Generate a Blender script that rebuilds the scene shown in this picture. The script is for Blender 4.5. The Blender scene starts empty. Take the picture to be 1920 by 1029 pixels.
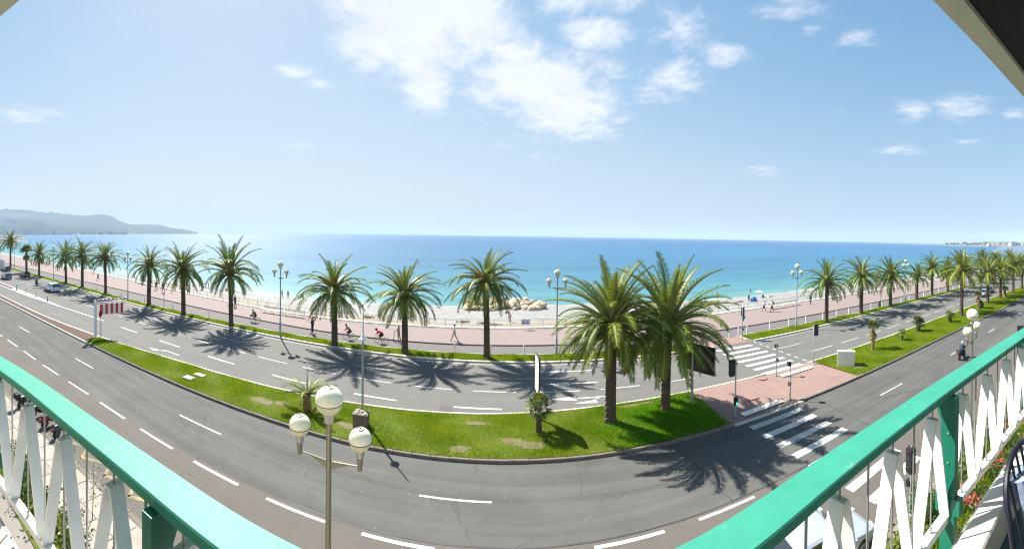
import bpy, bmesh, math, random
import numpy as np
from mathutils import Vector, Matrix
R = math.radians
rnd = random.Random(7)
sc = bpy.context.scene
COL = sc.collection

# ------------------------------------------------------------------ camera
cam_d = bpy.data.cameras.new('camera')
cam = bpy.data.objects.new('camera', cam_d); COL.objects.link(cam)
sc.camera = cam
sc.render.engine = 'CYCLES'
cam_d.type = 'PANO'
cam_d.panorama_type = 'CENTRAL_CYLINDRICAL'
CF = 720.0
cam_d.central_cylindrical_range_u_min = -960 / CF
cam_d.central_cylindrical_range_u_max = 960 / CF
cam_d.central_cylindrical_range_v_min = (449.3 - 1029) / CF
cam_d.central_cylindrical_range_v_max = 449.3 / CF
cam_d.central_cylindrical_radius = 1.0
cam_d.clip_start = 0.05; cam_d.clip_end = 90000
CAMH = 11.5
_up = Vector((10.1 / CF, 1, -7.9 / CF)).normalized()          # world up seen from the tilted phone
_fw = Vector((0, 0, 1)); _fw = (_fw - _up * _fw.dot(_up)).normalized()
_rt = _up.cross(_fw)
if _rt.x < 0: _rt = -_rt
rows = (_rt, _fw, _up)
right = Vector([r.x for r in rows]); upv = Vector([r.y for r in rows]); fwd = Vector([r.z for r in rows])
M = Matrix((right, upv, -fwd)).transposed().to_4x4()
M.translation = Vector((0, 0, CAMH))
cam.matrix_world = M

# ------------------------------------------------------------------ world
SUN_EL, SUN_AZ = 48.0, 43.0        # degrees; azimuth left of straight out to sea
world = bpy.data.worlds.new('World'); sc.world = world
world.use_nodes = True
nt = world.node_tree; nt.nodes.clear()
def N(t, **kw):
    n = nt.nodes.new(t)
    for k, v in kw.items(): setattr(n, k, v)
    return n
def setin(n, **kw):
    for k, v in kw.items(): n.inputs[k.replace('_', ' ')].default_value = v
def math_n(op, a, b=None, c=None):
    n = N('ShaderNodeMath', operation=op)
    for i, x in enumerate((a, b, c)):
        if x is None: continue
        if isinstance(x, (int, float)): n.inputs[i].default_value = x
        else: nt.links.new(x, n.inputs[i])
    return n.outputs[0]
sky = N('ShaderNodeTexSky', sky_type='NISHITA', sun_disc=False)
sky.sun_elevation = R(SUN_EL); sky.sun_rotation = R(-SUN_AZ)
sky.altitude = 0; sky.air_density = 1.0; sky.dust_density = 0.25; sky.ozone_density = 2.5
tc = N('ShaderNodeTexCoord')
sep = N('ShaderNodeSeparateXYZ'); nt.links.new(tc.outputs['Generated'], sep.inputs[0])
dx, dy, dz = sep.outputs
hor = math_n('SQRT', math_n('ADD', math_n('MULTIPLY', dx, dx), math_n('MULTIPLY', dy, dy)))
vel = math_n('DIVIDE', dz, math_n('MAXIMUM', hor, 0.001))       # tan(elevation)
azi = math_n('ARCTAN2', dx, dy)
zz = math_n('MAXIMUM', dz, 0.03)
comb = N('ShaderNodeCombineXYZ')
nt.links.new(math_n('DIVIDE', dx, zz), comb.inputs[0]); nt.links.new(math_n('DIVIDE', dy, zz), comb.inputs[1])
# clouds: patches of the sky (azimuth rad, tan elevation, half sizes) broken up by fractal noise on the cloud layer
CLOUDS = [(-.24,.60,.25,.16,1.3),(-.27,.50,.20,.11,1.25),(-.22,.38,.08,.08,1.05),(-.12,.56,.15,.13,1.25),(-.40,.62,.15,.10,1.05),(-.33,.70,.22,.1,1.2),
 (.06,.40,.21,.10,1.25),(.14,.33,.15,.085,1.2),(0,.46,.12,.07,1.0),(.19,.28,.12,.04,.8),(.21,.53,.11,.06,.95),(.18,.62,.16,.06,.95),
 (.42,.55,.09,.09,.75),(.42,.42,.10,.07,.8),(.54,.48,.07,.04,.8),(.36,.37,.07,.04,.7),(.71,.60,.10,.05,.65),(.76,.55,.05,.03,.55),
 (.90,.53,.07,.035,.7),(1.04,.345,.07,.033,.75),(1.17,.355,.10,.045,.8),(1.18,.265,.06,.015,.55),(1.0,.238,.11,.02,.6),(.65,.178,.06,.022,.6),
 (-.58,.42,.06,.024,.75),(-.51,.385,.05,.018,.7),(-1.27,.31,.12,.03,.7),(-.555,.225,.075,.016,.5),(.07,.205,.05,.025,.5),(-.03,.23,.06,.012,.45),
 (1.30,.34,.05,.02,.6),(-1.1,.47,.3,.05,.2),(.85,.34,.03,.012,.4)]
tot = None
for a0, v0, ra, rv, w in CLOUDS:
    p = math_n('MULTIPLY', math_n('SUBTRACT', azi, a0), 1 / ra)
    q = math_n('MULTIPLY', math_n('SUBTRACT', vel, v0), 1 / rv)
    d2 = math_n('ADD', math_n('MULTIPLY', p, p), math_n('MULTIPLY', q, q))
    g = math_n('MULTIPLY', math_n('EXPONENT', math_n('MULTIPLY', d2, -1.0)), w)
    tot = g if tot is None else math_n('MAXIMUM', tot, g)
n1 = N('ShaderNodeTexNoise'); n1.inputs['Scale'].default_value = 4.2; n1.inputs['Detail'].default_value = 12; n1.inputs['Roughness'].default_value = 0.70
n1.inputs['Distortion'].default_value = .25
mp = N('ShaderNodeMapping'); mp.inputs['Scale'].default_value = (1.25, .8, 1); mp.inputs['Rotation'].default_value = (0, 0, R(20))
nt.links.new(comb.outputs[0], mp.inputs[0]); nt.links.new(mp.outputs[0], n1.inputs['Vector'])
den = math_n('ADD', tot, math_n('MULTIPLY', math_n('SUBTRACT', n1.outputs['Fac'], 0.5), 2.1))
mr = N('ShaderNodeMapRange', interpolation_type='SMOOTHSTEP')
nt.links.new(den, mr.inputs[0])
mr.inputs[1].default_value = 0.22; mr.inputs[2].default_value = 1.15
alpha = math_n('MULTIPLY', mr.outputs[0], math_n('MINIMUM', math_n('MULTIPLY', tot, 2.2), 0.88))
n2 = N('ShaderNodeTexNoise'); n2.inputs['Scale'].default_value = 3.0; n2.inputs['Detail'].default_value = 6
nt.links.new(comb.outputs[0], n2.inputs['Vector'])
cr = N('ShaderNodeMixRGB'); nt.links.new(n2.outputs['Fac'], cr.inputs[0])
cr.inputs[1].default_value = (1.85, 1.95, 2.15, 1); cr.inputs[2].default_value = (2.6, 2.6, 2.65, 1)
# thin bright air: the glow round the sun is softened, and pale sea haze lies on the horizon
def vmath(op, a, b):
    n = N('ShaderNodeVectorMath', operation=op)
    for i, x in enumerate((a, b)):
        if isinstance(x, tuple): n.inputs[i].default_value = x
        else: nt.links.new(x, n.inputs[i])
    return n.outputs[0]
SOFT = 3.0
soft = vmath('DIVIDE', sky.outputs[0], vmath('ADD', vmath('MULTIPLY', sky.outputs[0], (1 / SOFT, 1 / SOFT, 1 / SOFT)), (1, 1, 1)))
hz = N('ShaderNodeMixRGB')
nt.links.new(math_n('MULTIPLY', math_n('EXPONENT', math_n('MULTIPLY', math_n('MAXIMUM', vel, 0.0), -5.2)), 0.88), hz.inputs[0])
# forward scatter: the haze is whiter under the sun, bluer away from it
toward = math_n('MULTIPLY', math_n('ADD', math_n('COSINE', math_n('ADD', azi, R(SUN_AZ))), 0.1), 0.9)
hcol = N('ShaderNodeMixRGB'); nt.links.new(math_n('MINIMUM', math_n('MAXIMUM', toward, 0.0), 1.0), hcol.inputs[0])
hcol.inputs[1].default_value = (.66, 1.02, 1.52, 1); hcol.inputs[2].default_value = (1.36, 1.47, 1.55, 1)
nt.links.new(hcol.outputs[0], hz.inputs[2])
hsv = N('ShaderNodeHueSaturation'); hsv.inputs['Saturation'].default_value = 1.40; nt.links.new(soft, hsv.inputs['Color'])
SKY_MIX = N('ShaderNodeMixRGB'); nt.links.new(alpha, SKY_MIX.inputs[0])
nt.links.new(hsv.outputs[0], hz.inputs[1]); nt.links.new(hz.outputs[0], SKY_MIX.inputs[1]); nt.links.new(cr.outputs[0], SKY_MIX.inputs[2])
bg = N('ShaderNodeBackground'); bg.inputs['Strength'].default_value = 0.148
nt.links.new(SKY_MIX.outputs[0], bg.inputs['Color'])
wo = N('ShaderNodeOutputWorld'); nt.links.new(bg.outputs[0], wo.inputs['Surface'])

# ------------------------------------------------------------------ sun
sd = bpy.data.lights.new('sun', 'SUN'); sd.energy = 4.4; sd.angle = R(0.55); sd.color = (1.0, 0.955, 0.88)
sun = bpy.data.objects.new('sun', sd); COL.objects.link(sun)
sdir = Vector((-math.sin(R(SUN_AZ)) * math.cos(R(SUN_EL)), math.cos(R(SUN_AZ)) * math.cos(R(SUN_EL)), math.sin(R(SUN_EL))))
sun.rotation_euler = sdir.to_track_quat('Z', 'Y').to_euler(); sun.location = (0, 0, 60)
vs = sc.view_settings
sc.display_settings.display_device = 'sRGB'
vs.view_transform = 'Standard'; vs.look = 'None'; vs.gamma = 1; vs.use_curve_mapping = False; vs.exposure = 1.6
sc.cycles.max_bounces = 6; sc.cycles.diffuse_bounces = 3; sc.cycles.glossy_bounces = 3; sc.cycles.transmission_bounces = 4
sc.cycles.volume_bounces = 0; sc.cycles.sample_clamp_indirect = 6
sc.cycles.use_denoising = True; sc.cycles.filter_width = 1.2
sc.cycles.denoising_input_passes = 'RGB_ALBEDO_NORMAL'; sc.cycles.denoising_prefilter = 'ACCURATE'; sc.cycles.denoising_quality = 'HIGH'
try: sc.cycles.denoiser = 'OPENIMAGEDENOISE'
except Exception: pass

# ------------------------------------------------------------------ materials
def mat(name, col, rough=0.7, metal=0.0, var=0.0, scale=4.0, col2=None, bump=0.0, bscale=None, spec=0.5, coat=0.0, trans=0.0, stretch=None, detail=6, obj_var=0.0, emis=None):
    m = bpy.data.materials.new(name); m.use_nodes = True
    t = m.node_tree; b = t.nodes['Principled BSDF']
    b.inputs['Base Color'].default_value = (*col, 1); b.inputs['Roughness'].default_value = rough
    b.inputs['Metallic'].default_value = metal; b.inputs['Specular IOR Level'].default_value = spec
    b.inputs['Coat Weight'].default_value = coat
    src = None
    if var or col2 or bump:
        tcn = t.nodes.new('ShaderNodeTexCoord')
        mpn = t.nodes.new('ShaderNodeMapping')
        if stretch: mpn.inputs['Scale'].default_value = stretch
        t.links.new(tcn.outputs['Object'], mpn.inputs[0])
        nn = t.nodes.new('ShaderNodeTexNoise'); nn.inputs['Scale'].default_value = scale; nn.inputs['Detail'].default_value = detail
        nn.inputs['Roughness'].default_value = .6
        t.links.new(mpn.outputs[0], nn.inputs['Vector'])
        rp = t.nodes.new('ShaderNodeValToRGB')
        rp.color_ramp.elements[0].position = .3; rp.color_ramp.elements[1].position = .72
        c1 = col; c2 = col2 or tuple(min(1, c * (1 + var)) for c in col)
        if not col2: c1 = tuple(c * (1 - var) for c in col)
        rp.color_ramp.elements[0].color = (*c1, 1); rp.color_ramp.elements[1].color = (*c2, 1)
        t.links.new(nn.outputs['Fac'], rp.inputs[0])
        src = rp.outputs[0]
        if bump:
            bn = t.nodes.new('ShaderNodeTexNoise'); bn.inputs['Scale'].default_value = bscale or scale * 4; bn.inputs['Detail'].default_value = 4
            t.links.new(mpn.outputs[0], bn.inputs['Vector'])
            bp = t.nodes.new('ShaderNodeBump'); bp.inputs['Strength'].default_value = bump; bp.inputs['Distance'].default_value = .03
            t.links.new(bn.outputs['Fac'], bp.inputs['Height']); t.links.new(bp.outputs[0], b.inputs['Normal'])
    if obj_var:
        oi = t.nodes.new('ShaderNodeObjectInfo')
        hs = t.nodes.new('ShaderNodeHueSaturation')
        mr_ = t.nodes.new('ShaderNodeMapRange'); mr_.inputs[3].default_value = 1 - obj_var; mr_.inputs[4].default_value = 1 + obj_var
        t.links.new(oi.outputs['Random'], mr_.inputs[0]); t.links.new(mr_.outputs[0], hs.inputs['Value'])
        mh = t.nodes.new('ShaderNodeMapRange'); mh.inputs[3].default_value = .5 - .03 * obj_var / .2; mh.inputs[4].default_value = .5 + .02 * obj_var / .2
        t.links.new(oi.outputs['Random'], mh.inputs[0]); t.links.new(mh.outputs[0], hs.inputs['Hue'])
        if src: t.links.new(src, hs.inputs['Color'])
        else: hs.inputs['Color'].default_value = (*col, 1)
        src = hs.outputs[0]
    if src: t.links.new(src, b.inputs['Base Color'])
    if trans:
        tr = t.nodes.new('ShaderNodeBsdfTranslucent'); mx = t.nodes.new('ShaderNodeMixShader'); mx.inputs[0].default_value = trans
        if src: t.links.new(src, tr.inputs['Color'])
        else: tr.inputs['Color'].default_value = (*col, 1)
        t.links.new(b.outputs[0], mx.inputs[1]); t.links.new(tr.outputs[0], mx.inputs[2])
        t.links.new(mx.outputs[0], t.nodes['Material Output'].inputs['Surface'])
    if emis:
        b.inputs['Emission Color'].default_value = (*emis[:3], 1); b.inputs['Emission Strength'].default_value = emis[3]
    return m

def ground_mat(name, base, specks=None, tracks=0.0, patches=.14, fine=.16, rough=.9, warm=None, bumpy=.25, pebble=0, cracks=0.0):
    """asphalt, paving, pebbles: large worn patches, lengthwise streaks, fine aggregate, pale spots"""
    m = bpy.data.materials.new(name); m.use_nodes = True
    t = m.node_tree; b = t.nodes['Principled BSDF']; L = t.links
    b.inputs['Roughness'].default_value = rough; b.inputs['Specular IOR Level'].default_value = .25
    geo = t.nodes.new('ShaderNodeNewGeometry')
    def noise(scale, detail=4, sc_=None, rough_=.6):
        mp_ = t.nodes.new('ShaderNodeMapping')
        if sc_: mp_.inputs['Scale'].default_value = sc_
        L.new(geo.outputs['Position'], mp_.inputs[0])
        n = t.nodes.new('ShaderNodeTexNoise'); n.inputs['Scale'].default_value = scale; n.inputs['Detail'].default_value = detail; n.inputs['Roughness'].default_value = rough_
        L.new(mp_.outputs[0], n.inputs['Vector']); return n.outputs['Fac']
    def mth(op, a, b_=None):
        n = t.nodes.new('ShaderNodeMath'); n.operation = op
        for i, x in enumerate((a, b_)):
            if x is None: continue
            if isinstance(x, (int, float)): n.inputs[i].default_value = x
            else: L.new(x, n.inputs[i])
        return n.outputs[0]
    k = mth('ADD', 1.0, mth('MULTIPLY', mth('SUBTRACT', noise(.35, 6), .5), patches * 3))
    k = mth('ADD', k, mth('MULTIPLY', mth('SUBTRACT', noise(26, 3), .5), fine * 3))
    k = mth('ADD', k, mth('MULTIPLY', mth('SUBTRACT', noise(3.2, 5), .5), patches * 1.2))
    if tracks: k = mth('ADD', k, mth('MULTIPLY', mth('SUBTRACT', noise(1.3, 4, (.04, 1.1, 1)), .5), tracks * 3))
    if pebble:
        vo = t.nodes.new('ShaderNodeTexVoronoi'); vo.inputs['Scale'].default_value = pebble
        L.new(geo.outputs['Position'], vo.inputs['Vector'])
        k = mth('ADD', k, mth('MULTIPLY', mth('SUBTRACT', vo.outputs['Distance'], .4), .5))
    rgb = t.nodes.new('ShaderNodeMixRGB'); rgb.blend_type = 'MULTIPLY'; rgb.inputs[0].default_value = 1
    if warm:
        w = t.nodes.new('ShaderNodeMixRGB'); L.new(noise(.9, 5), w.inputs[0]); w.inputs[1].default_value = (*base, 1); w.inputs[2].default_value = (*warm, 1)
        L.new(w.outputs[0], rgb.inputs[1])
    else: rgb.inputs[1].default_value = (*base, 1)
    cx = t.nodes.new('ShaderNodeCombineXYZ')
    for i in range(3): L.new(k, cx.inputs[i])
    L.new(cx.outputs[0], rgb.inputs[2])
    out = rgb.outputs[0]
    if specks:
        vo = t.nodes.new('ShaderNodeTexVoronoi'); vo.inputs['Scale'].default_value = 2.3; vo.inputs['Randomness'].default_value = 1
        L.new(geo.outputs['Position'], vo.inputs['Vector'])
        sp = mth('LESS_THAN', vo.outputs['Distance'], mth('MULTIPLY', noise(.8, 3), specks))
        sp = mth('MULTIPLY', sp, mth('GREATER_THAN', noise(1.1, 2), .52))
        mx = t.nodes.new('ShaderNodeMixRGB'); L.new(mth('MULTIPLY', sp, .28), mx.inputs[0]); L.new(out, mx.inputs[1]); mx.inputs[2].default_value = (.42, .41, .38, 1)
        out = mx.outputs[0]
    if cracks:
        vo = t.nodes.new('ShaderNodeTexVoronoi'); vo.feature = 'DISTANCE_TO_EDGE'; vo.inputs['Scale'].default_value = .22
        wv = t.nodes.new('ShaderNodeVectorMath'); wv.operation = 'ADD'
        nz = t.nodes.new('ShaderNodeTexNoise'); nz.inputs['Scale'].default_value = 1.2; nz.inputs['Detail'].default_value = 5
        L.new(geo.outputs['Position'], nz.inputs['Vector']); L.new(geo.outputs['Position'], wv.inputs[0]); L.new(nz.outputs['Color'], wv.inputs[1])
        L.new(wv.outputs[0], vo.inputs['Vector'])
        ck = mth('MULTIPLY', mth('LESS_THAN', vo.outputs['Distance'], .006), mth('GREATER_THAN', noise(.25, 2), .5))
        mx = t.nodes.new('ShaderNodeMixRGB'); L.new(mth('MULTIPLY', ck, cracks), mx.inputs[0]); L.new(out, mx.inputs[1]); mx.inputs[2].default_value = (.04, .04, .04, 1)
        out = mx.outputs[0]
    L.new(out, b.inputs['Base Color'])
    if bumpy:
        bp = t.nodes.new('ShaderNodeBump'); bp.inputs['Strength'].default_value = bumpy; bp.inputs['Distance'].default_value = .02
        L.new(noise(40, 3), bp.inputs['Height']); L.new(bp.outputs[0], b.inputs['Normal'])
    return m

ASPHALT = ground_mat('asphalt', (.086, .085, .078), specks=.15, tracks=.30, patches=.20, cracks=.4)
ASPHALT2 = ground_mat('worn_asphalt', (.120, .117, .108), tracks=.14, patches=.12, fine=.12, cracks=.25)
BROWN = ground_mat('brown_asphalt', (.100, .087, .074), specks=.1, patches=.12, fine=.26, warm=(.106, .097, .086))
CYCLE = ground_mat('cycle_asphalt', (.125, .115, .112), patches=.06)
PINK = ground_mat('pink_paving', (.205, .155, .145), patches=.06, fine=.08, warm=(.225, .18, .168))
BRICKRED = ground_mat('red_paving', (.215, .135, .115), patches=.14, fine=.14, warm=(.245, .17, .145))
BRICKDARK = ground_mat('dark_red_paving', (.085, .05, .04), patches=.14, fine=.16)
BEACH = ground_mat('pebble_beach', (.245, .238, .225), patches=.15, fine=.14, warm=(.18, .178, .172), pebble=1.6, bumpy=.5)
SAND = ground_mat('beige_gravel', (.235, .19, .13), patches=.16, fine=.16, warm=(.22, .195, .155), bumpy=.4)
SLAB = ground_mat('pale_paving', (.21, .19, .165), patches=.14, fine=.10)
SOIL = ground_mat('turf_soil', (.065, .10, .005), patches=.3, fine=.3, warm=(.095, .115, .006), bumpy=.6)
DIRT = ground_mat('bare_dirt', (.19, .145, .085), patches=.2, fine=.3, warm=(.10, .10, .035), bumpy=.6)
KERB = mat('kerb_stone', (.15, .125, .10), .9, var=.25, scale=3, bump=.3)
KERBW = mat('white_kerb', (.46, .43, .35), .85, var=.15, scale=3, bump=.2)
PAINT = mat('road_paint', (.27, .265, .25), .8, scale=9, col2=(.66, .66, .63), bump=.2)
PAINTW = mat('worn_road_paint', (.16, .155, .145), .85, scale=8, col2=(.58, .57, .54), bump=.2)
CREAMP = mat('cream_paint', (.70, .62, .52), .8, var=.10, scale=5)
YELLOWP = mat('worn_yellow_paint', (.10, .083, .068), .85, scale=2.2, col2=(.30, .24, .09))
WHITE = mat('white_paint', (.74, .74, .72), .45, var=.07, scale=9)

OFFW = mat('off_white_paint', (.70, .66, .56), .6, var=.06, scale=5)
GREENR = mat('green_gloss_paint', (.035, .25, .175), .55, var=.10, scale=5, bump=.03, bscale=9, spec=.3)
def scuff(m, colr, scale, lo, hi, amt):
    t = m.node_tree; b = t.nodes['Principled BSDF']; src = b.inputs['Base Color'].links[0].from_socket
    tcn = t.nodes.new('ShaderNodeTexCoord'); n = t.nodes.new('ShaderNodeTexNoise'); n.inputs['Scale'].default_value = scale; n.inputs['Detail'].default_value = 9; n.inputs['Roughness'].default_value = .75
    t.links.new(tcn.outputs['Object'], n.inputs['Vector']); r = t.nodes.new('ShaderNodeMapRange'); r.inputs[1].default_value = lo; r.inputs[2].default_value = hi; r.inputs[4].default_value = amt
    t.links.new(n.outputs['Fac'], r.inputs[0]); x = t.nodes.new('ShaderNodeMixRGB'); t.links.new(r.outputs[0], x.inputs[0]); t.links.new(src, x.inputs[1]); x.inputs[2].default_value = (*colr, 1); t.links.new(x.outputs[0], b.inputs['Base Color'])
scuff(GREENR, (.22, .42, .36), 9, .60, .70, .45); scuff(GREENR, (.015, .10, .075), 16, .66, .74, .5)
GREEND = mat('dark_green_paint', (.004, .135, .08), .45, var=.06, scale=4)
GALV = mat('galvanised_steel', (.33, .34, .33), .45, .5, var=.1, scale=6)
GREYG = mat('grey_green_paint', (.27, .31, .30), .5, .2, var=.1, scale=4)
CHROME = mat('polished_steel', (.20, .195, .145), .35, .6, var=.08, scale=3, stretch=(1, 1, .1))
BLACK = mat('black_paint', (.012, .012, .013), .5)
DARK = mat('dark_metal', (.03, .032, .036), .45, .3)
RUBBER = mat('rubber', (.02, .02, .02), .85)
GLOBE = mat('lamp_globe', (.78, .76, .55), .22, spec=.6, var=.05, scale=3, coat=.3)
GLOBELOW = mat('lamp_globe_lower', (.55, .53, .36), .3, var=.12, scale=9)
GLASS = mat('dark_glass', (.015, .02, .022), .06, spec=.9, coat=.6)
REDP = mat('red_paint', (.50, .02, .02), .45)
GREENLIT = mat('green_signal', (.01, .3, .12), .4, emis=(.0, .9, .35, 1.2))
SIGNBLUE = mat('blue_sign', (.10, .20, .42), .5, scale=3, col2=(.22, .34, .55))
CREAMWALL = mat('cream_render', (.72, .66, .53), .85, var=.06, scale=2.5, bump=.15)
BARK = mat('palm_bark', (.045, .030, .020), .95, scale=7, col2=(.13, .092, .06), bump=.7, bscale=22)
BOOT = mat('palm_boot', (.16, .085, .035), .9, scale=8, col2=(.30, .17, .07), bump=.5)
FROND = mat('palm_leaf', (.075, .132, .009), .6, trans=.4, var=.22, scale=1.2, obj_var=.24, spec=.14)
FROND2 = mat('palm_leaf_bright', (.155, .205, .013), .6, trans=.42, var=.22, scale=1.2, obj_var=.22, spec=.14)
FRONDDRY = mat('palm_leaf_dry', (.24, .17, .055), .7, trans=.25, var=.25, scale=2, obj_var=.2)
RACHIS = mat('palm_rib', (.20, .22, .06), .5)
FRUIT = mat('palm_fruit', (.50, .20, .04), .6, var=.2, scale=9)
LEAF = mat('shrub_leaf', (.05, .10, .016), .5, trans=.3, var=.3, scale=3, obj_var=.15)
LEAF2 = mat('shrub_leaf_yellow', (.12, .15, .02), .5, trans=.3, var=.3, scale=3, obj_var=.15)
FLOWER = mat('red_petal', (.55, .06, .07), .6, trans=.2, var=.25, scale=20)
GRASS = mat('grass_blade', (.125, .23, .003), .8, trans=.42, scale=.45, col2=(.28, .34, .008), detail=8, spec=.08)
GRASSD = mat('lush_grass_blade', (.06, .26, .004), .8, trans=.42, scale=.6, col2=(.10, .32, .006), spec=.08)
ROCK = mat('limestone', (.42, .31, .19), .9, scale=2.5, col2=(.64, .55, .41), bump=.5, obj_var=.15)
SKIN = mat('skin', (.42, .235, .15), .55)

# ------------------------------------------------------------------ mesh helpers
class MB:
    def __init__(s): s.v = []; s.f = []; s.m = []
    def add(s, vs_, fs, mi=0):
        o = len(s.v); s.v.extend([tuple(p) for p in vs_]); s.f.extend([tuple(i + o for i in f) for f in fs]); s.m.extend([mi] * len(fs)); return s
    def box(s, c, d, rz=0.0, mi=0, top=1.0, M=None):
        x, y, z = d[0] / 2, d[1] / 2, d[2] / 2
        P = [(-x, -y, -z), (x, -y, -z), (x, y, -z), (-x, y, -z), (-x * top, -y * top, z), (x * top, -y * top, z), (x * top, y * top, z), (-x * top, y * top, z)]
        if M is not None: P = [tuple(M @ Vector(p)) for p in P]
        co, si = math.cos(rz), math.sin(rz)
        P = [(c[0] + p[0] * co - p[1] * si, c[1] + p[0] * si + p[1] * co, c[2] + p[2]) for p in P]
        return s.add(P, [(0, 3, 2, 1), (4, 5, 6, 7), (0, 1, 5, 4), (1, 2, 6, 5), (2, 3, 7, 6), (3, 0, 4, 7)], mi)
    def tube(s, pts, r, n=8, mi=0, cap=True, flat=1.0):
        pts = [Vector(p) for p in pts]
        if isinstance(r, (int, float)): r = [r] * len(pts)
        rings = []; up = None
        for i, p in enumerate(pts):
            d = (pts[min(i + 1, len(pts) - 1)] - pts[max(i - 1, 0)])
            if d.length < 1e-9: d = Vector((0, 0, 1))
            d.normalize()
            if up is None: up = Vector((0, 0, 1)) if abs(d.z) < .9 else Vector((1, 0, 0))
            a = d.cross(up)
            if a.length < 1e-6: a = d.cross(Vector((0, 1, 0)))
            a.normalize(); b = a.cross(d).normalized(); up = b if abs(d.z) >= .9 or True else up
            rings.append([p + (a * math.cos(2 * math.pi * k / n) + b * math.sin(2 * math.pi * k / n) * flat) * r[i] for k in range(n)])
        V = [q for ring in rings for q in ring]; F = []
        for i in range(len(pts) - 1):
            for k in range(n):
                F.append((i * n + k, i * n + (k + 1) % n, (i + 1) * n + (k + 1) % n, (i + 1) * n + k))
        if cap: F.append(tuple(range(n))[::-1]); F.append(tuple(range((len(pts) - 1) * n, len(pts) * n)))
        return s.add(V, F, mi)
    def lathe(s, prof, n=16, c=(0, 0, 0), mi=0):
        V = []; F = []
        for r, z in prof:
            for k in range(n):
                a = 2 * math.pi * k / n; V.append((c[0] + r * math.cos(a), c[1] + r * math.sin(a), c[2] + z))
        for i in range(len(prof) - 1):
            for k in range(n):
                F.append((i * n + k, i * n + (k + 1) % n, (i + 1) * n + (k + 1) % n, (i + 1) * n + k))
        F.append(tuple(range(n))[::-1]); F.append(tuple(range((len(prof) - 1) * n, len(prof) * n)))
        return s.add(V, F, mi)
    def sphere(s, c, r, n=16, m=10, mi=0, sq=(1, 1, 1), z0=-1.0, z1=1.0):
        a0, a1 = math.asin(z0), math.asin(z1)
        prof = [(max(1e-4, math.cos(a0 + (a1 - a0) * i / m)), math.sin(a0 + (a1 - a0) * i / m)) for i in range(m + 1)]
        V = []; F = []
        for pr, pz in prof:
            for k in range(n):
                a = 2 * math.pi * k / n; V.append((c[0] + r * sq[0] * pr * math.cos(a), c[1] + r * sq[1] * pr * math.sin(a), c[2] + r * sq[2] * pz))
        for i in range(m):
            for k in range(n): F.append((i * n + k, i * n + (k + 1) % n, (i + 1) * n + (k + 1) % n, (i + 1) * n + k))
        return s.add(V, F, mi)
    def torus(s, c, R_, r, n=24, m=6, axis='y', mi=0, a0=0, a1=2 * math.pi):
        V = []; F = []; full = abs(a1 - a0 - 2 * math.pi) < 1e-6; nn = n if full else n + 1
        for i in range(nn):
            a = a0 + (a1 - a0) * i / n
            for k in range(m):
                b = 2 * math.pi * k / m; q = R_ + r * math.cos(b); h = r * math.sin(b)
                p = {'y': (q * math.cos(a), h, q * math.sin(a)), 'z': (q * math.cos(a), q * math.sin(a), h), 'x': (h, q * math.cos(a), q * math.sin(a))}[axis]
                V.append((c[0] + p[0], c[1] + p[1], c[2] + p[2]))
        for i in range(n):
            for k in range(m):
                j = (i + 1) % nn
                F.append((i * m + k, j * m + k, j * m + (k + 1) % m, i * m + (k + 1) % m))
        return s.add(V, F, mi)
    def prism(s, poly, z0, z1, mi=0):
        n = len(poly); V = [(p[0], p[1], z0) for p in poly] + [(p[0], p[1], z1) for p in poly]
        F = [tuple(range(n))[::-1], tuple(range(n, 2 * n))] + [(i, (i + 1) % n, n + (i + 1) % n, n + i) for i in range(n)]
        return s.add(V, F, mi)
    def sheet(s, A, B, mi=0):
        """quads between two polylines of 3-D points"""
        n = len(A); return s.add(list(A) + list(B), [(i, i + 1, n + i + 1, n + i) for i in range(n - 1)], mi)
def mesh_of(mb, name, mats, smooth=None):
    me = bpy.data.meshes.new(name); me.from_pydata(mb.v, [], mb.f)
    for m in (mats if isinstance(mats, (list, tuple)) else [mats]): me.materials.append(m)
    if any(mb.m): me.polygons.foreach_set('material_index', mb.m)
    bm = bmesh.new(); bm.from_mesh(me); bmesh.ops.recalc_face_normals(bm, faces=bm.faces); bm.to_mesh(me); bm.free()
    if smooth:
        me.polygons.foreach_set('use_smooth', [True] * len(me.polygons))
        try: me.set_sharp_from_angle(angle=R(smooth))
        except Exception: pass
    me.update(); return me
def link(name, me, parent=None, loc=(0, 0, 0), rz=0.0, scale=None):
    o = bpy.data.objects.new(name, me); COL.objects.link(o)
    o.location = loc
    if rz: o.rotation_euler = (0, 0, rz)
    if scale: o.scale = scale
    if parent: o.parent = parent
    return o
def part(name, mb, mats, parent, smooth=40, label=None, stuff=False):
    o = link(name, mesh_of(mb, name, mats, smooth), parent)
    if label: o['label'] = label
    if stuff: o['kind'] = 'stuff'
    return o
def thing(name, label, cat, loc=(0, 0, 0), rz=0.0, group=None):
    o = bpy.data.objects.new(name, None); COL.objects.link(o); o.empty_display_size = .2
    o.location = loc; o.rotation_euler = (0, 0, rz); tag(o, label, cat, group); return o
def tag(o, label, cat, group=None):
    o['label'] = label; o['category'] = cat
    if group: o['group'] = group
    return o
def struct(name, mb, mats, smooth=None, parent=None):
    o = link(name, mesh_of(mb, name, mats, smooth), parent)
    if not parent: o['kind'] = 'structure'
    return o
def kids(o): return [c for c in COL.objects if c.parent == o]
def copy_tree(o, kidmap, parent=None):
    c = o.copy(); COL.objects.link(c)
    if parent: c.parent = parent
    for ch in kidmap.get(o, ()): copy_tree(ch, kidmap, c)
    return c
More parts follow.
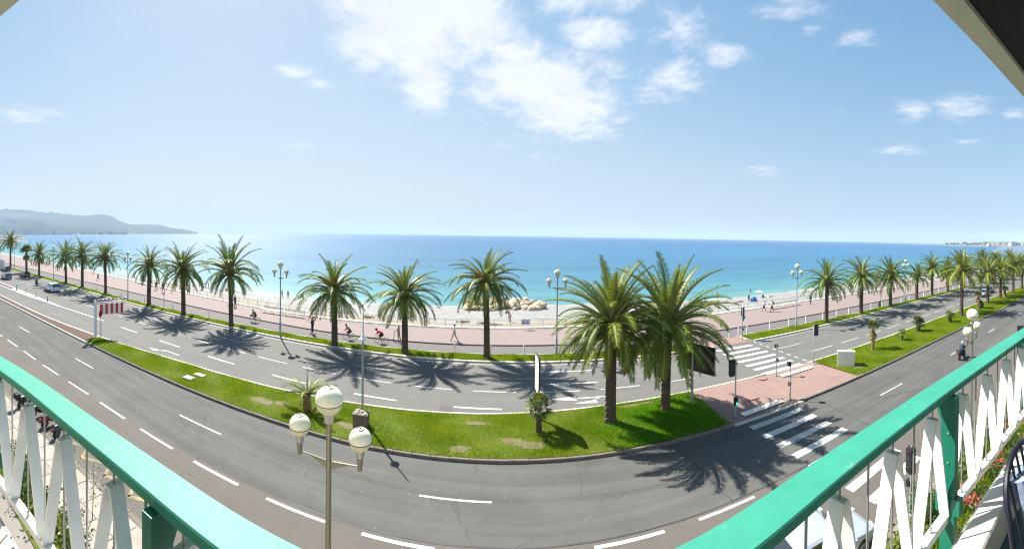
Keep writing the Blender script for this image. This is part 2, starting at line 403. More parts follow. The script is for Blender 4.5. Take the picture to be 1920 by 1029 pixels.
def dup(o, loc, rz, label, group=None):
    km = {}
    stack = [o]
    allk = {}
    for c in COL.objects:
        if c.parent: allk.setdefault(c.parent, []).append(c)
    c = copy_tree(o, allk); c.location = loc; c.rotation_euler = (0, 0, rz); c['label'] = label
    if group: c['group'] = group
    return c
def interp(tab):
    xs = np.array([p[0] for p in tab], float); ys = np.array([p[1] for p in tab], float)
    # monotone-ish smooth interpolation (Catmull-Rom tangents)
    sl = np.gradient(ys, xs)
    def f(x):
        x = float(x)
        if x <= xs[0]: return float(ys[0] + (x - xs[0]) * (ys[1] - ys[0]) / (xs[1] - xs[0]))
        if x >= xs[-1]: return float(ys[-1] + (x - xs[-1]) * (ys[-1] - ys[-2]) / (xs[-1] - xs[-2]))
        i = int(np.searchsorted(xs, x) - 1); i = max(0, min(i, len(xs) - 2))
        h = xs[i + 1] - xs[i]; t = (x - xs[i]) / h
        return float((2*t**3-3*t**2+1)*ys[i]+(t**3-2*t**2+t)*h*sl[i]+(-2*t**3+3*t**2)*ys[i+1]+(t**3-t**2)*h*sl[i+1])
    return f
def frange(a, b, n): return [a + (b - a) * i / n for i in range(n + 1)]
# ------------------------------------------------------------------ alignments (metres; X along the road, Y towards the sea)
KERB_N = interp([(-230,-14),(-100,-1),(-40,5.3),(-20.6,7.4),(-12.5,8.4),(0,8.75),(12,8.4),(40,8.2),(80,7.0),(160,3.5)])
SEAM = interp([(-230,-8),(-100,3.8),(-60,7.9),(-37,10.9),(-28.6,11.9),(-20,12.7),(-10,13.5),(0,13.95),(9,14.0),(26,13.7),(45,13.2),(90,11.5),(200,5)])
MED_N = interp([(-230,-1),(-120,9.5),(-65,15.6),(-48.7,16.9),(-36.5,17.7),(-28,18.2),(-20.3,18.6),(-14.8,18.85),(-7.2,19.05),(0,19.3),(9.2,19.6),(19.5,19.85),(30,19.95),(40,20.0),(50,19.8),(79,19.0),(120,17.5),(220,13)])
MED_F = interp([(-230,0.2),(-120,10.6),(-69,16.6),(-46,18.55),(-37,19.95),(-26.4,21.9),(-20,22.6),(-14.8,23.1),(-8,23.75),(0,24.45),(6,25.05),(13,25.5),(26,25.6),(43,25.7),(79,25.2),(120,24),(220,20)])
KERB1 = interp([(-230,23),(-145,29.5),(-97,32.3),(-64,33.6),(-50,34.0),(-30,34.45),(0,34.5),(28,35.1),(50,36.1),(70,36.4),(95,36.3),(150,35.6),(260,32)])
GRASS_F = interp([(-230,25.2),(-145,31.6),(-97,34.3),(-64,35.5),(-29,36.3),(0,36.7),(36,38.0),(60,38.3),(100,38.2),(150,37.6),(260,34)])
PROM_N = interp([(-230,31),(-145,36.6),(-97,39.2),(-61.6,40.4),(-31.5,39.8),(-15,39.3),(0,39.75),(33,41.4),(65,42.3),(100,42.2),(150,41.5),(260,38)])
PROM_F = interp([(-230,50),(-157,51.8),(-76,49.8),(-44,46.6),(-25,45.3),(0,46.7),(20,48.6),(42,51.0),(84,51.8),(120,51.3),(260,48)])
WATER = interp([(-420,66),(-230,68),(-110,73.5),(-87,77),(-60,76.8),(-37,77.9),(-10,83),(8.6,85.5),(54,85.2),(81,87),(141,87.5),(205,90),(420,80)])
XS = sorted(set([-230,-180,-150,-130,-110] + list(range(-100, 101, 4)) + [115,130,150,180,220,260]))
def poly(f, z, xs=XS, off=0.0): return [(x, f(x) + off, z) for x in xs]
SEAZ = -4.0

# ------------------------------------------------------------------ setting
b = MB(); b.sheet(poly(lambda x: KERB_N(x) - .05, 0), poly(lambda x: KERB1(x) + .1, 0)); road = struct('road', b, ASPHALT)
b = MB(); b.sheet(poly(lambda x: MED_F(x) - .1, .004), poly(lambda x: KERB1(x) + .1, .004)); struct('far_carriageway', b, ASPHALT2)
b = MB(); b.sheet(poly(KERB_N, .004), poly(SEAM, .004)); struct('parking_lane', b, BROWN)
b = MB(); b.sheet(poly(lambda x: -14 + min(0, KERB_N(x)), .10), poly(lambda x: KERB_N(x) + .1, .10)); pavement = struct('pavement', b, SLAB)
b = MB(); b.sheet(poly(lambda x: KERB_N(x) - 60, -.06), poly(lambda x: KERB_N(x) - 4, -.06)); struct('ground', b, SLAB)
b = MB(); b.sheet(poly(lambda x: KERB1(x) + .05, .02), poly(lambda x: PROM_N(x) + .05, .02)); struct('cycle_path', b, CYCLE)
# promenade slab with sea wall down to the beach
b = MB(); b.sheet(poly(PROM_N, .13), poly(PROM_F, .13)); b.sheet(poly(PROM_N, 0.0), poly(PROM_N, .13)); prom = struct('promenade', b, PINK)
b = MB(); A = poly(PROM_F, .22, off=.02); B_ = poly(PROM_F, .22, off=.5)
b.sheet(A, B_); b.sheet(poly(PROM_F, .10, off=.02), A); b.sheet(B_, poly(PROM_F, -4.5, off=.7))
struct('sea_wall', b, CREAMWALL)
# beach falls from the wall to below the water
def beach_z(x, t): return -2.5 - .9 * t - .8 * t * t
b = MB(); bx = []; rows_ = []
XB = sorted(set([-420,-350,-300,-260] + XS + list(range(-100, 101, 2)) + [300,360,420]))
TT = [0,.08,.16,.25,.35,.45,.55,.65,.74,.82,.88,.93,.97,1.0,1.03,1.08,1.2]
rb = random.Random(3)
for t in TT:
    row = []
    for x in XB:
        y0 = PROM_F(x) + .4; y1 = WATER(x); y = y0 + (y1 - y0) * t
        z = -2.4 - 1.6 * (t ** 1.3) + (rb.uniform(-.09, .09) if .05 < t < .95 else 0) - (max(0, t - 1) * 6)
        if .6 < t < .9: z += .12 * math.sin(x * .35 + t * 9)
        row.append((x, y + rb.uniform(-.2, .2), z))
    rows_.append(row)
for i in range(len(rows_) - 1): b.sheet(rows_[i], rows_[i + 1])
beach = struct('beach', b, BEACH, smooth=60)
# beige gravel strip under the wall, ragged outer edge
b = MB(); A = [(x, PROM_F(x) + .6, -2.36) for x in XB]
B_ = []
for x in XB:
    w = 15.2 + 1.2 * math.sin(x * .21) + rb.uniform(-.7, .7) - (3.5 if x > 25 else 0) * min(1, max(0, (x - 25) / 10)) * 3
    w = max(1.5, w); y0 = PROM_F(x) + .4; t = abs(w / (WATER(x) - y0)); B_.append((x, y0 + w, -2.4 - 1.6 * (t ** 1.3) + .12))
mid = [((a[0] + c[0]) / 2, (a[1] + c[1]) / 2, (a[2] + c[2]) / 2 + .22) for a, c in zip(A, B_)]
b.sheet(A, mid); b.sheet(mid, B_); struct('beach_gravel', b, SAND, smooth=60)

def water_mat():
    m = bpy.data.materials.new('sea_water'); m.use_nodes = True
    t = m.node_tree; bs = t.nodes['Principled BSDF']; L = t.links
    geo = t.nodes.new('ShaderNodeNewGeometry'); sp = t.nodes.new('ShaderNodeSeparateXYZ'); L.new(geo.outputs['Position'], sp.inputs[0])
    nz = t.nodes.new('ShaderNodeTexNoise'); nz.inputs['Scale'].default_value = .02; nz.inputs['Detail'].default_value = 5
    mp_ = t.nodes.new('ShaderNodeMapping'); mp_.inputs['Scale'].default_value = (.35, 1, 1); L.new(geo.outputs['Position'], mp_.inputs[0]); L.new(mp_.outputs[0], nz.inputs['Vector'])
    def mth(op, a, c):
        n = t.nodes.new('ShaderNodeMath'); n.operation = op
        for i, x in enumerate((a, c)):
            if isinstance(x, (int, float)): n.inputs[i].default_value = x
            else: L.new(x, n.inputs[i])
        return n.outputs[0]
    # depth of the bay: shallow turquoise shelf, then blue; soft streaks
    y = mth('ADD', sp.outputs[1], mth('MULTIPLY', mth('SUBTRACT', nz.outputs['Fac'], .5), 60))
    lg = mth('LOGARITHM', mth('MAXIMUM', mth('SUBTRACT', y, 72), 1.0), 10.0)
    rp = t.nodes.new('ShaderNodeValToRGB'); L.new(mth('DIVIDE', lg, 4.0), rp.inputs[0])
    e = rp.color_ramp.elements
    e[0].position = .20; e[0].color = (.17, .26, .25, 1)
    e[1].position = .95; e[1].color = (.014, .082, .195, 1)
    for p, c in ((.28, (.085, .20, .20)), (.40, (.042, .15, .195)), (.52, (.026, .118, .20)), (.68, (.017, .095, .20))):
        el = e.new(p); el.color = (*c, 1)
    sq = t.nodes.new('ShaderNodeMapping'); sq.inputs['Scale'].default_value = (.012, .16, 1); L.new(geo.outputs['Position'], sq.inputs[0])
    sn = t.nodes.new('ShaderNodeTexNoise'); sn.inputs['Scale'].default_value = 1.0; sn.inputs['Detail'].default_value = 8; sn.inputs['Roughness'].default_value = .7; L.new(sq.outputs[0], sn.inputs['Vector'])
    sq2 = t.nodes.new('ShaderNodeMapping'); sq2.inputs['Scale'].default_value = (.0012, .006, 1); L.new(geo.outputs['Position'], sq2.inputs[0])
    sn2 = t.nodes.new('ShaderNodeTexNoise'); sn2.inputs['Scale'].default_value = 1.0; sn2.inputs['Detail'].default_value = 6; sn2.inputs['Roughness'].default_value = .65; L.new(sq2.outputs[0], sn2.inputs['Vector'])
    kk = mth('ADD', 1.0, mth('ADD', mth('MULTIPLY', mth('SUBTRACT', sn.outputs['Fac'], .5), 1.3), mth('MULTIPLY', mth('SUBTRACT', sn2.outputs['Fac'], .5), 1.2)))
    mm = t.nodes.new('ShaderNodeMixRGB'); mm.blend_type = 'MULTIPLY'; mm.inputs[0].default_value = 1; cx = t.nodes.new('ShaderNodeCombineXYZ')
    for i in range(3): L.new(kk, cx.inputs[i])
    L.new(rp.outputs[0], mm.inputs[1]); L.new(cx.outputs[0], mm.inputs[2]); L.new(mm.outputs[0], bs.inputs['Base Color'])
    bs.inputs['Roughness'].default_value = .37; bs.inputs['IOR'].default_value = 1.33; bs.inputs['Specular IOR Level'].default_value = .3
    # wavelets: three sizes
    h = None
    for scl, amp, st in ((.9, .35, (.55, 1.2, 1)), (.22, .8, (.5, 1.3, 1)), (.05, 1.6, (.5, 1.4, 1))):
        mq = t.nodes.new('ShaderNodeMapping'); mq.inputs['Scale'].default_value = st; L.new(geo.outputs['Position'], mq.inputs[0])
        n = t.nodes.new('ShaderNodeTexNoise'); n.inputs['Scale'].default_value = scl; n.inputs['Detail'].default_value = 4; L.new(mq.outputs[0], n.inputs['Vector'])
        v = mth('MULTIPLY', n.outputs['Fac'], amp); h = v if h is None else mth('ADD', h, v)
    bp = t.nodes.new('ShaderNodeBump'); bp.inputs['Strength'].default_value = .55; bp.inputs['Distance'].default_value = .5
    L.new(h, bp.inputs['Height']); L.new(bp.outputs[0], bs.inputs['Normal'])
    return m
b = MB()
XW = XB; A = [(x, WATER(x) - 14, SEAZ) for x in XW]; F_ = [(x * 70, 34000 - abs(x) * 30, SEAZ) for x in XW]
G1 = [(x * 1.6, WATER(x) + 150, SEAZ) for x in XW]; G2 = [(x * 12, 1500, SEAZ) for x in XW]
b.sheet(A, G1); b.sheet(G1, G2); b.sheet(G2, F_); struct('sea', b, water_mat())
# thin line of wash where the swell meets the pebbles
FOAM = mat('sea_foam', (.78, .82, .82), .6, var=.1, scale=2)
b = MB(); xs = [x + rb.uniform(-.4, .4) for x in range(-260, 300, 2)]
A, B_ = [], []
for x in xs:
    w = max(.03, .14 + .16 * math.sin(x * .17) + rb.uniform(-.12, .12)); y = WATER(x) - .3 + .35 * math.sin(x * .4) + rb.uniform(-.12, .12)
    A.append((x, y - w / 2, SEAZ + .03)); B_.append((x, y + w / 2, SEAZ + .03))
b.sheet(A, B_); o = struct('sea_foam', b, FOAM); 

# median: soil bodies raised 12 cm, grass ends rounded
def closed(fn, ff, x0, x1, n, z): 
    xs = frange(x0, x1, n)
    return [(x, fn(x)) for x in xs] + [(x, ff(x)) for x in reversed(xs)]
def raised(name, fn, ff, xs, z, m, edge=.16):
    b = MB(); A = [(x, fn(x) + edge, z) for x in xs]; C_ = [(x, ff(x) - edge, z) for x in xs]
    mids = []
    prev = A
    for k in (1, 2, 3):
        mm = [(a[0], a[1] + (c[1] - a[1]) * k / 4, z + .10 * math.sin(math.pi * k / 4)) for a, c in zip(A, C_)]
        b.sheet(prev, mm); prev = mm
    b.sheet(prev, C_)
    return struct(name, b, m, smooth=60)
XM1 = frange(-36.2, 12.6, 40); XM2 = frange(25.6, 125, 50)
med_a = raised('median_lawn', MED_N, MED_F, XM1, .12, SOIL)
med_b = raised('median_lawn_beyond_crossing', MED_N, MED_F, XM2, .12, SOIL)
b = MB(); xs = frange(-230, -36.0, 40)
b.sheet([(x, MED_N(x) + .15, .13) for x in xs], [(x, MED_F(x) - .15, .13) for x in xs]); struct('paved_median', b, BRICKDARK)
b = MB(); xs = frange(12.4, 26.2, 14)
b.sheet([(x, MED_N(x) + .1, .125 if x < 13.2 or x > 18.6 else .05) for x in xs], [(x, MED_F(x) - .05, .05 if 19 < x < 25.2 else .125) for x in xs])
refuge = struct('crossing_refuge', b, BRICKRED)
STRIP1 = frange(-230, 19.2, 80); STRIP2 = frange(25.9, 240, 70)
strip_a = raised('verge_lawn', lambda x: KERB1(x) + .12, GRASS_F, STRIP1, .10, SOIL, edge=.12)
strip_b = raised('verge_lawn_beyond_crossing', lambda x: KERB1(x) + .12, GRASS_F, STRIP2, .10, SOIL, edge=.12)
b = MB(); xs = frange(19.0, 26.2, 8)
b.sheet([(x, KERB1(x) + .05, .03) for x in xs], [(x, GRASS_F(x) + .1, .05) for x in xs]); struct('crossing_pavement', b, BRICKRED)

# kerbs: individual stones where they can be told apart, long runs beyond
_ks = {}
def kerb_run(name, f, x0, x1, m, w=.28, z0=-.05, z1=.13, step=1.0, side=0.0, pieces=True):
    root = MB()
    xs = [x0]
    while xs[-1] < x1: xs.append(xs[-1] + step)
    if not pieces:
        b = MB()
        P = [(x, f(x) + side) for x in xs]
        for i in range(len(P) - 1):
            (xa, ya), (xb, yb) = P[i], P[i + 1]
            b.add([(xa, ya - w/2, z0), (xb, yb - w/2, z0), (xb, yb + w/2, z0), (xa, ya + w/2, z0), (xa, ya - w/2, z1), (xb, yb - w/2, z1), (xb, yb + w/2, z1), (xa, ya + w/2, z1)],
                  [(4, 5, 6, 7), (0, 1, 5, 4), (2, 3, 7, 6)])
        return struct(name, b, m)
    o = bpy.data.objects.new(name, None); COL.objects.link(o); o['kind'] = 'structure'
    key = (m.name, w, z0, z1)
    if key not in _ks:
        b = MB(); c = .02
        b.add([(-.5, -w/2, z0), (.5, -w/2, z0), (.5, w/2, z0), (-.5, w/2, z0), (-.5, -w/2, z1 - c), (.5, -w/2, z1 - c), (.5, w/2, z1 - c), (-.5, w/2, z1 - c),
               (-.49, -w/2 + c, z1), (.49, -w/2 + c, z1), (.49, w/2 - c, z1), (-.49, w/2 - c, z1)],
              [(0,1,5,4),(1,2,6,5),(2,3,7,6),(3,0,4,7),(4,5,9,8),(5,6,10,9),(6,7,11,10),(7,4,8,11),(8,9,10,11)])
        _ks[key] = mesh_of(b, 'kerb_stone', m)
    for i in range(len(xs) - 1):
        xa, xb = xs[i], xs[i + 1]; ya, yb = f(xa) + side, f(xb) + side
        l = math.hypot(xb - xa, yb - ya)
        k = link('kerb_stone', _ks[key], o, ((xa + xb) / 2, (ya + yb) / 2 + rnd.uniform(-.008, .008), rnd.uniform(-.006, .006)), math.atan2(yb - ya, xb - xa), (l - .018, 1, 1))
    return o
kerb_run('median_kerb', MED_N, -36.0, 13.0, KERB, step=1.0, w=.17, z1=.15)
kerb_run('median_kerb_beyond_crossing', MED_N, 19.2, 52.0, KERB, step=1.0, w=.17, z1=.15)
kerb_run('median_kerb_far', MED_N, 52.2, 130, KERB, step=2, pieces=False)
kerb_run('crossing_kerb', MED_N, 13.1, 19.1, KERBW, z1=.045, step=1.0)
kerb_run('paved_median_kerb_near', MED_N, -230, -36.1, KERBW, step=3, pieces=False, w=.2, z1=.145)
kerb_run('paved_median_kerb_far', MED_F, -230, -36.9, KERBW, step=3, pieces=False, w=.24, z1=.145)
kerb_run('median_far_kerb', MED_F, -36.8, 19.5, KERBW, step=1.0, w=.2)
kerb_run('median_far_kerb_beyond_crossing', MED_F, 25.0, 125, KERBW, step=2, w=.2, pieces=False)
kerb_run('crossing_far_kerb', MED_F, 19.6, 24.9, KERBW, step=1.0, w=.2, z1=.045, pieces=False)
kerb_run('verge_kerb', KERB1, -62, 19.5, KERBW, step=1.5, w=.32)
kerb_run('verge_kerb_left', KERB1, -230, -62.2, KERBW, step=3, w=.32, pieces=False)
kerb_run('verge_kerb_beyond_crossing', KERB1, 25.8, 80, KERBW, step=1.5, w=.32)
kerb_run('verge_kerb_far', KERB1, 80.2, 240, KERBW, step=3, w=.32, pieces=False)
kerb_run('verge_edging', GRASS_F, -230, 19.2, KERBW, step=2, w=.12, z1=.115, pieces=False)
kerb_run('verge_edging_beyond_crossing', GRASS_F, 26, 240, KERBW, step=2, w=.12, z1=.115, pieces=False)
kerb_run('promenade_kerb', PROM_N, -230, 240, KERB, step=2, w=.14, z0=-.01, z1=.14, pieces=False)
kerb_run('pavement_kerb', KERB_N, -60, 60, KERB, step=1.0, w=.25, z1=.12)
# rounded ends of the lawns
def endcap(name, x, ya, yb, dirn, m=KERBW):
    b = MB(); n = 8; rr = (yb - ya) / 2
    P = []; Q = []
    for i in range(n + 1):
        a = -math.pi / 2 + math.pi * i / n
        P.append((x + dirn * .55 * math.cos(a), (ya + yb) / 2 + rr * math.sin(a))); Q.append((x + dirn * .38 * math.cos(a), (ya + yb) / 2 + (rr - .16) * math.sin(a)))
    for i in range(n):
        b.add([(*P[i], -.02), (*P[i+1], -.02), (*P[i+1], .13), (*P[i], .13), (*Q[i+1], .13), (*Q[i], .13)], [(0, 1, 2, 3), (3, 2, 4, 5)])
    b.add([(*q, .115) for q in Q], [tuple(range(n + 1))], 1)
    return struct(name, b, [m, SOIL])
endcap('lawn_end_kerb', -36.2, MED_N(-36.2), MED_F(-36.2), -1)
endcap('verge_end_kerb', 19.3, KERB1(19.3), GRASS_F(19.3), 1)
endcap('verge_end_kerb_beyond_crossing', 25.8, KERB1(25.8), GRASS_F(25.8), -1)

# worn bare patches in the turf
def blob(cx, cy, rx, ry, z, seed):
    r_ = random.Random(seed); n = 22
    P = []
    for i in range(n):
        a = 2 * math.pi * i / n; k = 1 + r_.uniform(-.28, .22)
        P.append((cx + rx * k * math.cos(a), cy + ry * k * math.sin(a), z))
    return P
DIRTS = [(1.2, 20.6, 1.0, .32), (.2, 21.0, .7, .3), (-9.3, 20.4, .6, .3), (-2.0, 22.8, .6, .25), (-15.6, 20.4, .9, .4), (-14.2, 20.8, .5, .3), (-2.6, 20.0, .5, .3), (7.9, 24.55, 1.0, .2), (9.2, 24.65, .6, .15), (27.4, 21.3, .7, .4)]
for i, (x, y, rx, ry) in enumerate(DIRTS):
    f1, f2 = MED_N(x) + .16, MED_F(x) - .16
    P = blob(x, y, rx, ry, 0, 30 + i)
    P = [(p[0], p[1], .12 + .10 * math.sin(math.pi * min(1, max(0, (p[1] - f1) / (f2 - f1)))) + .012) for p in P]
    c = (x, y, .12 + .10 * math.sin(math.pi * min(1, max(0, (y - f1) / (f2 - f1)))) + .02)
    b = MB(); b.add(P + [c], [(k, (k + 1) % 22, 22) for k in range(22)]); link('bare_patch', mesh_of(b, 'bare_patch', DIRT), med_a if x < 20 else med_b)

# ------------------------------------------------------------------ turf blades
def turf(name, fn, ff, x0, x1, dens, seed, m, h=(.05, .12), parent_kind='stuff', keep=None, w=.012):
    g = np.random.default_rng(seed)
    n = int((x1 - x0) * 5.5 * dens)
    x = g.uniform(x0, x1, n); u = g.uniform(0, 1, n)
    tx = np.linspace(x0, x1, 120); y0 = np.interp(x, tx, [fn(q) + .17 for q in tx]); y1 = np.interp(x, tx, [ff(q) - .12 for q in tx])
    # thin by strip width so the density per square metre is even
    k = g.uniform(0, 1, n) < (y1 - y0) / 5.5; x, u, y0, y1 = x[k], u[k], y0[k], y1[k]
    y = y0 + u * (y1 - y0)
    if keep is not None: k = keep(x, y, g); x, u, y = x[k], u[k], y[k]
    z = .12 + .10 * np.sin(np.pi * u) if name.startswith('median') else .10 + .10 * np.sin(np.pi * u)
    n = len(x); hh = g.uniform(h[0], h[1], n) * (.6 + .8 * (np.sin(x * 1.3 + 2 * np.sin(y * .9)) * .5 + .5)); a = g.uniform(0, 2 * np.pi, n); l = g.uniform(.0, .8, n) * hh
    wx = np.cos(a) * w * g.uniform(.7, 1.6, n); wy = np.sin(a) * w * g.uniform(.7, 1.6, n)
    b2 = g.uniform(0, 2 * np.pi, n)
    V = np.empty((n, 3, 3))
    V[:, 0] = np.stack([x - wx, y - wy, z - .01], 1); V[:, 1] = np.stack([x + wx, y + wy, z - .01], 1)
    V[:, 2] = np.stack([x + np.cos(b2) * l, y + np.sin(b2) * l, z + hh], 1)
    me = bpy.data.meshes.new(name); me.vertices.add(3 * n); me.vertices.foreach_set('co', V.reshape(-1))
    me.loops.add(3 * n); me.loops.foreach_set('vertex_index', np.arange(3 * n, dtype=np.int32))
    me.polygons.add(n); me.polygons.foreach_set('loop_start', np.arange(0, 3 * n, 3, dtype=np.int32))
    me.materials.append(m); me.update(calc_edges=True)
    o = link(name, me); o['kind'] = 'stuff'; o['label'] = 'short green turf'; return o
def off_dirt(x, y, g):
    p = np.ones(len(x))
    for cx, cy, rx, ry in DIRTS:
        d = ((x - cx) / rx) ** 2 + ((y - cy) / ry) ** 2
        p = np.minimum(p, np.clip((d - .1) / 2.6, .3, 1))
    nz = .75 + .25 * np.sin(x * .9 + 1.7 * np.sin(y * 1.1))
    return g.uniform(0, 1, len(x)) < p * nz
lush = lambda x, y, g: (g.uniform(0, 1, len(x)) < np.clip((x - 4.5) / 3.5, 0, 1) * np.clip((26 - y) / 3.5, .25, 1)) & off_dirt(x, y, g)
turf('median_grass', MED_N, MED_F, -36.2, 12.8, 900, 1, GRASS, keep=off_dirt)
turf('median_grass_lush', MED_N, MED_F, 4, 12.9, 700, 5, GRASSD, h=(.08, .19), keep=lush, w=.016)
turf('median_grass_beyond', MED_N, MED_F, 25.6, 70, 330, 2, GRASS, w=.02)
turf('median_grass_distant', MED_N, MED_F, 70, 125, 90, 3, GRASS, h=(.08, .16), w=.04)
turf('verge_grass', lambda x: KERB1(x) + .05, GRASS_F, -60, 19.2, 500, 4, GRASS, w=.02)
turf('verge_grass_left', lambda x: KERB1(x) + .05, GRASS_F, -150, -60, 150, 6, GRASS, h=(.08, .16), w=.04)
turf('verge_grass_right', lambda x: KERB1(x) + .05, GRASS_F, 25.8, 150, 260, 7, GRASS, w=.03)

# ------------------------------------------------------------------ paint on the road
def dash(f, x0, x1, w, m=PAINT, name='lane_dash', z=.009, parent=None, off=0.0):
    n = max(1, int((x1 - x0) / 2)); xs = frange(x0, x1, n); b = MB()
    b.sheet([(x, f(x) + off - w / 2, z) for x in xs], [(x, f(x) + off + w / 2, z) for x in xs])
    return link(name, mesh_of(b, name, m), parent or road)
def quad(P, m, name, z=.009, parent=None):
    b = MB(); b.add([(p[0], p[1], z) for p in P], [tuple(range(len(P)))]); return link(name, mesh_of(b, name, m), parent or road)
NL = interp([(-80,8.4),(-45.3,13.3),(-42,13.6),(-30,14.85),(-18.3,15.6),(-2,16.35),(10,16.5),(25,16.35),(37,16.2),(49,15.9),(80,14.8)])
for a, c in [(-72,-69),(-58.6,-55.6),(-45.3,-42.1),(-31.8,-28.8),(-18.3,-14.9),(-3.9,-.7),(23.7,26.7),(35.9,38.6),(47.2,49.7),(60,63),(73,76)]: dash(NL, a, c, .12)
BL = interp([(-80,5.0),(-50,9.0),(-37.3,10.75),(-31.4,11.35),(-24.3,12.2),(-20.5,12.5),(-13.9,12.95),(-6.1,13.45),(0,13.7),(6,13.75),(20,13.6)])
x = -35.7 - 4.32 * 5
while x < 11:
    dash(BL, x, x + 2.8, .17, PAINT if rnd.random() < .35 else PAINTW, 'parking_dash', z=.012); x += 4.32
DB = interp([(-80,21.5),(-60,22.6),(-45,24.2),(-39.7,24.5),(-30,24.9),(-22,25.1),(-10,25.2),(0,25.25)])
for k in range(6): dash(DB, -39.7 + 7.2 * k, -36.5 + 7.2 * k, .2)
dash(DB, -53.5, -43.8, .25, name='edge_line')
D28 = interp([(-100,25.4),(-70,26.8),(-45,27.6),(-30,28.0),(0,28.05),(20,28.1),(60,28.6),(100,28.6)])
for k in range(-20, 4): dash(D28, -2.7 + 4.75 * k, .45 + 4.75 * k, .12)
for k in range(6, 18): dash(D28, -.3 + 4.75 * k, 2.9 + 4.75 * k, .12)
D30 = interp([(-100,28.2),(-70,29.6),(-45,30.4),(-27,30.6),(0,30.7),(30,31.2),(60,31.9),(100,32)])
for a in (-81.9,-68.2,-54.6,-41.1,-27.7,-13.2,.5,26.2,39.6,53,66.5,80): dash(D30, a, a + 3.3, .11)
dash(lambda x: KERB1(x) - .58, -90, 19, .09, name='edge_line'); dash(lambda x: KERB1(x) - .58, 26, 75, .07, name='edge_line')
for k in range(8):   # thin give-way dashes across the carriageway before the zebra
    y = 26.3 + k * 1.15; quad([(25.55, y), (25.7, y), (25.7, y + .6), (25.55, y + .6)], PAINT, 'stop_dash')
def arrow(x, y, ln, wd, m=PAINT, turn=False):
    P = [(x, y), (x + 1.9, y + wd), (x + 1.9, y + .09), (x + ln, y + .09), (x + ln, y - .09), (x + 1.9, y - .09), (x + 1.9, y - wd)]
    b = MB(); b.add([(p[0], p[1], .01) for p in P], [(0, 1, 6), (2, 3, 4, 5)])
    if turn: b.add([(p[0], p[1], .01) for p in [(x + 1.6, y - .78), (x + 3.3, y - .95), (x + 3.2, y - .42), (x + 2.7, y - .62), (x + 3.9, y - .02), (x + 3.6, y - .02)]], [(0, 1, 2), (3, 4, 5)])
    link('lane_arrow', mesh_of(b, 'lane_arrow', m), road)
arrow(2.75, 32.2, 4.2, .36); arrow(2.7, 29.5, 4.2, .38); arrow(2.8, 26.75, 4.1, .40, turn=True)
b = MB(); b.add([(p[0], p[1], .01) for p in [(-31.0,22.45),(-29.6,22.95),(-30.1,22.2),(-29.9,22.8),(-29.2,23.25),(-27.3,23.3),(-27.3,23.12),(-29.0,23.08),(-29.6,22.7)]], [(0,2,1),(3,4,8),(4,5,6,7),(4,7,8)])
link('lane_arrow', mesh_of(b, 'lane_arrow', PAINTW), road)
def stripe(x0, x1, y, w, m, tilt=0.0, z=.009, parent=None):
    quad([(x0, y - w / 2), (x1, y - w / 2 + tilt), (x1, y + w / 2 + tilt), (x0, y + w / 2)], m, 'crosswalk_stripe', z, parent)
for y in (33.75, 32.35, 31.0, 29.7, 28.4, 27.2, 25.95): stripe(20.1, 24.6, y, .5, PAINT, .05)
for y in (18.85, 17.6, 16.3, 15.0, 13.7, 12.45, 11.2): stripe(13.8, 18.1, y, .5, PAINT if y in (17.6, 15.0, 11.2) else PAINTW, .1, z=.013)
quad([(14.2, 20.15), (17.8, 20.4), (17.8, 20.95), (14.2, 20.7)], CREAMP, 'crosswalk_stripe', .135)
quad([(20.8, 24.15), (24.6, 24.2), (24.6, 24.75), (20.8, 24.7)], CREAMP, 'crosswalk_stripe', .14)
stripe(13.8, 18.1, 9.95, .5, CREAMP, .1, z=.013)
# worn yellow zigzag of the loading bay, left
for i, x in enumerate((-19.5, -17.6, -15.8, -14.0, -12.4)):
    y = KERB_N(x) + .5; quad([(x, y), (x + 1.3, y + 1.0), (x + 1.3, y + 1.28), (x, y + .28)], YELLOWP, 'loading_bay_mark', .012)
    quad([(x + 1.3, y + 1.0), (x + 1.9, y + .3), (x + 1.9, y + .58), (x + 1.3, y + 1.28)], YELLOWP, 'loading_bay_mark', .012)
# tar seams and cracks
TAR = mat('tar_seam', (.035, .034, .033), .7)
def seam(pts, w=.05, z=.007, name='tar_seam'):
    b = MB(); A, B_ = [], []
    for i, p in enumerate(pts):
        q = Vector(pts[min(i + 1, len(pts) - 1)]) - Vector(pts[max(i - 1, 0)]); nn = Vector((-q.y, q.x)).normalized() * w * rnd.uniform(.3, .8)
        A.append((p[0] - nn.x, p[1] - nn.y, z)); B_.append((p[0] + nn.x, p[1] + nn.y, z))
    b.sheet(A, B_); return link(name, mesh_of(b, name, TAR), road)
def wig(p, q, n, j): return [(p[0] + (q[0] - p[0]) * i / n + (rnd.uniform(-j, j) if 0 < i < n else 0), p[1] + (q[1] - p[1]) * i / n + (rnd.uniform(-j, j) if 0 < i < n else 0)) for i in range(n + 1)]
seam(wig((9.0, 19.4), (9.3, 13.95), 14, .08), .06); seam(wig((20, 19.6), (19.2, 12), 10, .06), .04)
seam([(x, SEAM(x) + .03 + rnd.uniform(-.02, .02)) for x in frange(-9, 14, 26)], .06, .012); seam(wig((22.5, 16.5), (27, 14.2), 8, .1), .04)
seam([(x, SEAM(x) - 1.15 + rnd.uniform(-.03, .03)) for x in frange(-36, -12, 20)], .04, .012)
